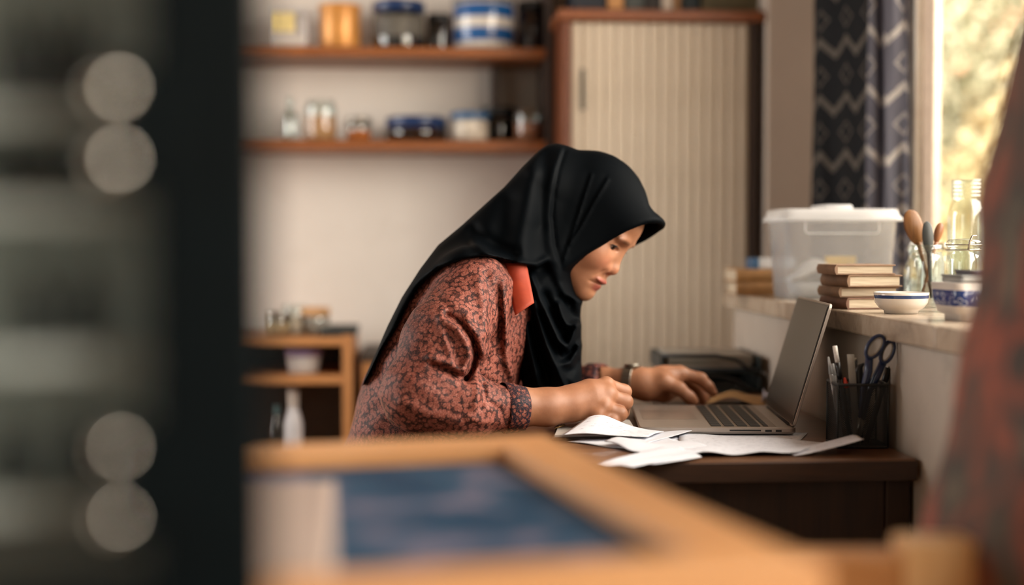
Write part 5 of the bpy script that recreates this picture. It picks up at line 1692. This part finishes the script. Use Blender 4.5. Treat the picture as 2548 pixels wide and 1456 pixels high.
# clothes
def floral(name, bg, dk, g0=.50, g1=.62):
    t = NT(name)
    v = t.coord()
    wp = t.noise(v, 70, 3)
    mixv = t.node('ShaderNodeVectorMath', operation='MULTIPLY_ADD')
    t.link(wp.outputs['Color'], mixv.inputs[0]); mixv.inputs[1].default_value = (.006, .006, .006); t.link(v, mixv.inputs[2])
    vo = t.node('ShaderNodeTexVoronoi'); vo.inputs['Scale'].default_value = 135; vo.inputs['Randomness'].default_value = .85
    t.link(mixv.outputs[0], vo.inputs['Vector'])
    d = vo.outputs['Distance']
    n1 = t.noise(v, 330, 3, .6, 1.5)
    wob = t.math('MULTIPLY_ADD', n1.outputs['Fac'], .30, -.15)
    dw = t.math('ADD', d, wob)
    rings = t.math('ABSOLUTE', t.math('SINE', t.math('MULTIPLY', dw, 24.0)))
    n2 = t.noise(v, 9, 2)
    rose = t.ramp(n2.outputs['Fac'], [(.35, srgb(116, 56, 44)), (.65, srgb(164, 92, 76))])
    c = t.mix(t.ramp(rings, [(.20, (1, 1, 1, 1)), (.45, (0, 0, 0, 1))]), rose, srgb(58, 26, 22))
    n4 = t.noise(v, 520, 3, .65, 1.2)
    c = t.mix(t.ramp(n4.outputs['Fac'], [(.52, (0, 0, 0, 1)), (.66, (.6, .6, .6, 1))]), c, srgb(206, 148, 130))
    c = t.mix(t.ramp(n4.outputs['Fac'], [(.34, (.75, .75, .75, 1)), (.46, (0, 0, 0, 1))]), c, srgb(58, 26, 22))
    edge = t.ramp(dw, [(g0, (0, 0, 0, 1)), (g1, (1, 1, 1, 1))])
    n3 = t.noise(v, 420, 2, .6, 2.0)
    leaf = t.ramp(n3.outputs['Fac'], [(.44, dk), (.56, bg), (.66, srgb(150, 86, 66))])
    c = t.mix(edge, c, leaf)
    t.set(Base_Color=c, Roughness=.62)
    t.bsdf.inputs['Specular IOR Level'].default_value = .25
    t.bump(n1.outputs['Fac'], .15, .001)
    return t.m
M_BL = floral('floral_cloth', srgb(70, 34, 30), srgb(30, 18, 18))
M_CUFF = floral('floral_cuff_cloth', srgb(30, 28, 44), srgb(14, 15, 26), .34, .44)
v, q = mesh_sdf(blouse_f, (-.34, 2.04, .58), (.24, 2.76, 1.07), .0034)
blouse = np_mesh('blouse', relax(v, q, 1, .3), q, M_BL, wom, SKB)
def cuff_mesh(a, b, ra, rb, mat):
    a = np.asarray(a) - SKB; b = np.asarray(b) - SKB
    ax = Vector(b - a); L = ax.length; ax.normalize()
    u = ax.orthogonal().normalized(); w = ax.cross(u)
    rows = []
    for j, (s, r) in enumerate(((0, ra), (.06, ra + .0015), (.5, (ra + rb) / 2 + .0022), (.94, rb + .0015), (1, rb), (.98, rb - .003), (.5, rb - .003))):
        rows.append([tuple(Vector(a) + ax * (L * s) + (u * math.cos(th) + w * math.sin(th)) * (r * (1 + .035 * math.sin(3 * th + 2 * s) + .02 * math.sin(7 * th)))) for th in np.linspace(0, 2 * math.pi, 41)])
    m = MB(); m.grid(rows); return m.build('cuff', mat, wom)
cuff_mesh(P_(1252, 1016, 2.163), P_(1305, 1015, 2.174), .0390, .0335, M_CUFF)
cuff_mesh(P_(1474, 957, 2.575), P_(1506, 951, 2.560), .0380, .0340, M_CUFF)
t = NT('orange_collar_cloth')
vv = t.coord(); n = t.noise(vv, 60, 4)
t.set(Base_Color=t.ramp(n.outputs['Fac'], [(.3, srgb(152, 50, 22)), (.7, srgb(170, 62, 28))]), Roughness=.7)
nb_ = t.noise(vv, 900, 2); t.bump(nb_.outputs['Fac'], .12, .001)
col = [P_(1252, 655, 2.285), P_(1310, 655, 2.285), P_(1329, 753, 2.248), P_(1281, 783, 2.238)]
rows = []
for i in range(13):
    b = i / 12
    row = []
    for j in range(9):
        a = j / 8
        p = (1 - a) * (1 - b) * col[0] + a * (1 - b) * col[1] + a * b * col[2] + (1 - a) * b * col[3]
        p = p + np.array([0, -.010 * math.sin(math.pi * a) * (1 - .5 * b) + .003 * math.sin(b * 5), 0])
        row.append(p - SKB)
    rows.append(row)
m = MB(); m.grid(rows, thick=.0025); m.build('collar', t.m, wom)['label'] = 'orange collar flap'

t = NT('black_scarf_cloth')
vv = t.coord(); n = t.noise(vv, 8, 4); nf = t.noise(vv, 1400, 2)
t.set(Base_Color=t.ramp(n.outputs['Fac'], [(.3, srgb(4, 7, 10)), (.7, srgb(6, 10, 14))]), Roughness=.62)
t.bsdf.inputs['Specular IOR Level'].default_value = .04
t.bsdf.inputs['Sheen Weight'].default_value = .0; t.bsdf.inputs['Sheen Roughness'].default_value = .4
t.bsdf.inputs['Sheen Tint'].default_value = (.55, .68, .75, 1)
t.bump(nf.outputs['Fac'], .08, .0006)
M_SCARF = t.m
v, q = mesh_sdf(hijab_f, (-.30, 2.14, .74), (.30, 2.68, 1.24), .0023)
hij = np_mesh('headscarf', relax(v, q, 4, .5), q, M_SCARF, wom, SKB)
hij['label'] = 'black headscarf draped over head, shoulders and chest'
def skirt_f(p):
    d = None
    for s in (-1, 1):
        hip = np.array([-.19, W0 + s * .09, .56]); kn = np.array([.25, W0 + s * .10, .56]); an = np.array([.22, W0 + s * .10, .10])
        e = smin(chain(p, [(hip, .105), (kn, .082)], .02), chain(p, [(kn, .080), (an, .085)], .02), .04)
        d = e if d is None else smin(d, e, .05)
    return smax(d, .07 - p[:, 2], .01)
v, q = mesh_sdf(skirt_f, (-.34, 2.1, .03), (.40, 2.7, .70), .008)
np_mesh('skirt', v, q, plain('skirt_dark', srgb(28, 26, 30), .8), wom, SKB)

# wristwatch on the far wrist
wa, wb = P_(1553, 951, 2.542), P_(1582, 952, 2.534)
wcen = (wa + wb) / 2
ax = Vector(wb - wa).normalized()
up = Vector((0, 0, 1)); up = (up - ax * up.dot(ax)).normalized(); sd = ax.cross(up)
wt = thing('wristwatch', 'steel bracelet wristwatch on her far wrist', 'watch', Vector(c2w(wcen - np.array([0, 0, .028]))), -YAW)
base_ = Vector((0, 0, .028))
STW = plain('watch_steel', srgb(150, 144, 132), .3, .85)
NL = 26
lk = MB().box(-.0085, .0085, -.0029, .0029, -.0012, .0012).mesh('link', .0006, 1); lk.materials.append(STW)
for i in range(NL):
    a = 2 * math.pi * i / NL
    if abs((a + math.pi) % (2 * math.pi) - math.pi) < .35: continue
    rd_ = up * math.cos(a) * .0288 + sd * math.sin(a) * .0282
    nrm = rd_.normalized(); tg = nrm.cross(ax).normalized()
    o = link('link', lk, STW, wt)
    o.matrix_local = Matrix.Translation(base_ + rd_) @ Matrix((ax, tg, nrm)).transposed().to_4x4()
Mw = Matrix.Translation(base_ + up * .0288 + ax * .004) @ Matrix((ax, sd, up)).transposed().to_4x4()
MB().lathe([(.0135, -.002), (.015, -.001), (.015, .004), (.014, .0055), (.0125, .0055)], 32, Mw).build('case', STW, wt)
MB().lathe([(.0128, .0052), (.008, .0058), (0, .006)], 32, Mw).build('crystal', plain('watch_crystal', srgb(236, 230, 220), .06, .9, var=.01), wt)

# stool she sits on
st = thing('stool', 'plain wooden stool under the seated woman', 'stool', Vector(c2w(np.array([-.20, W0, 0]))), -YAW)
m = MB(); loft(m, [(rrect(.17, .17, .03), .415), (rrect(.175, .175, .03), .42), (rrect(.175, .175, .03), .44), (rrect(.17, .17, .03), .445)]); m.build('seat', M_DARKW, st)
for sx in (-1, 1):
    for sy in (-1, 1):
        MB().box(sx * .14 - .018, sx * .14 + .018, sy * .14 - .018, sy * .14 + .018, 0, .416).build('leg', M_DARKW, st, .003)
for sy in (-1, 1):
    MB().box(-.122, .122, sy * .14 - .01, sy * .14 + .01, .15, .18).build('stretcher', M_DARKW, st, .002)

# ------------------------------------------------------------------ second person, standing at the sill
P2W = 1.20
def s2(z, u, rr): return (np.array([u, 0, z]), rr)
T2 = [s2(.40, .480, .100), s2(.78, .480, .098), s2(.92, .498, .088), s2(1.08, .530, .099), s2(1.20, .562, .104), s2(1.27, .600, .092)]
def p2_torso(p):
    q = p.copy(); q[:, 1] = (q[:, 1] - P2W) / 1.8
    return chain(q, T2, .06)
def P2(u, w, z): return np.array([u, w, z])
ARM2 = [[(P2(.555, P2W + s * .165, 1.25), .060), (P2(.555, P2W + s * .215, 1.04), .050), (P2(.70, P2W + s * .13, 1.03), .036)] for s in (-1, 1)]
def tunic_f(p):
    d = p2_torso(p)
    for a in ARM2: d = smin(d, chain(p, a, .02), .03)
    d = smin(d, rc(p, P2(.57, P2W, 1.27), P2(.595, P2W, 1.34), .07, .055), .04)
    d = d + .0035 * np.sin(p[:, 2] * 26 + p[:, 1] * 15) * np.sin(p[:, 1] * 32 + p[:, 0] * 20)
    return smax(d, .42 - p[:, 2], .01)
def body2_f(p):
    d = p2_torso(p) + .02
    for s, a in zip((-1, 1), ARM2):
        d = smin(d, chain(p, [(a[0][0], .045), (a[1][0], .036), (a[2][0], .026), (P2(.745, P2W + s * .10, .985), .024)], .02), .02)
        for k in range(4):
            y0 = P2W + s * (.10 - .028 + k * .018)
            d = smin(d, chain(p, [(P2(.75, y0, .982), .010), (P2(.785, y0, .978), .009), (P2(.805, y0, .962), .0075)], .005), .008)
        d = smin(d, chain(p, [(P2(.735, P2W + s * .075, .985), .011), (P2(.765, P2W + s * .045, .972), .008)], .005), .008)
        d = smin(d, chain(p, [(P2(.47, P2W + s * .08, .7), .07), (P2(.47, P2W + s * .08, .09), .04), (P2(.58, P2W + s * .08, .03), .03)], .02), .03)
    d = smin(d, rc(p, P2(.59, P2W, 1.28), P2(.63, P2W, 1.42), .05, .045), .03)
    d = smin(d, ell(p, P2(.645, P2W, 1.50), (.092, .072, .11)), .03)
    d = smin(d, ell(p, P2(.742, P2W, 1.485), (.018, .012, .014)), .015)
    d = smin(d, ell(p, P2(.70, P2W, 1.42), (.03, .03, .025)), .03)
    return d
def scarf2_f(p):
    d = ell(p, P2(.63, P2W, 1.51), (.105, .088, .118))
    d = smin(d, rc(p, P2(.60, P2W, 1.42), P2(.56, P2W, 1.30), .075, .095), .05)
    return smax(d, -ell(p, P2(.75, P2W, 1.48), (.075, .065, .085)), .01)
S2B = np.array([.47, P2W, 0])
per2 = thing('person', 'standing person in red and brown patterned tunic seen from behind at the right edge', 'person', Vector(c2w(S2B)), -YAW)
v, q = mesh_sdf(body2_f, (.33, .88, -.01), (.83, 1.42, 1.64), .007)
b2 = np_mesh('body', v, q, plain('skin_second', srgb(180, 124, 90), .5), per2, S2B)
t = NT('batik_cloth')
v_ = t.coord(); wp = t.noise(v_, 9, 3)
mv = t.node('ShaderNodeVectorMath', operation='MULTIPLY_ADD'); t.link(wp.outputs['Color'], mv.inputs[0]); mv.inputs[1].default_value = (.05, .05, .05)
mp = t.coord(scale=(1.0, 1.0, .62)); t.link(mp, mv.inputs[2])
vo = t.node('ShaderNodeTexVoronoi'); vo.inputs['Scale'].default_value = 19; t.link(mv.outputs[0], vo.inputs['Vector'])
c = t.ramp(vo.outputs['Distance'], [(.10, srgb(44, 46, 44)), (.24, srgb(84, 46, 34)), (.36, srgb(158, 76, 50)), (.50, srgb(110, 58, 44)), (.64, srgb(48, 46, 40)), (.78, srgb(112, 100, 82))])
n = t.noise(v_, 7, 3); c = t.mix(t.ramp(n.outputs['Fac'], [(.45, (0, 0, 0, 1)), (.66, (.6, .6, .6, 1))]), c, srgb(66, 60, 50))
t.set(Base_Color=c, Roughness=.75)
M_BAT = t.m
v, q = mesh_sdf(tunic_f, (.30, .86, .38), (.80, 1.44, 1.42), .006)
np_mesh('tunic', v, q, M_BAT, per2, S2B)
v, q = mesh_sdf(scarf2_f, (.42, .98, 1.15), (.78, 1.32, 1.66), .006)
np_mesh('headscarf', v, q, plain('scarf_brown', srgb(70, 46, 36), .8), per2, S2B)
def skirt2_f(p):
    q = p.copy(); q[:, 1] = (q[:, 1] - P2W) / 1.5
    return smax(chain(q, [(np.array([.478, 0, .08]), .098), (np.array([.478, 0, .5]), .098)], .02), .06 - p[:, 2], .01)
v, q = mesh_sdf(skirt2_f, (.30, .90, .03), (.62, 1.40, .66), .008)
np_mesh('skirt', v, q, plain('skirt_brown', srgb(46, 36, 32), .8), per2, S2B)
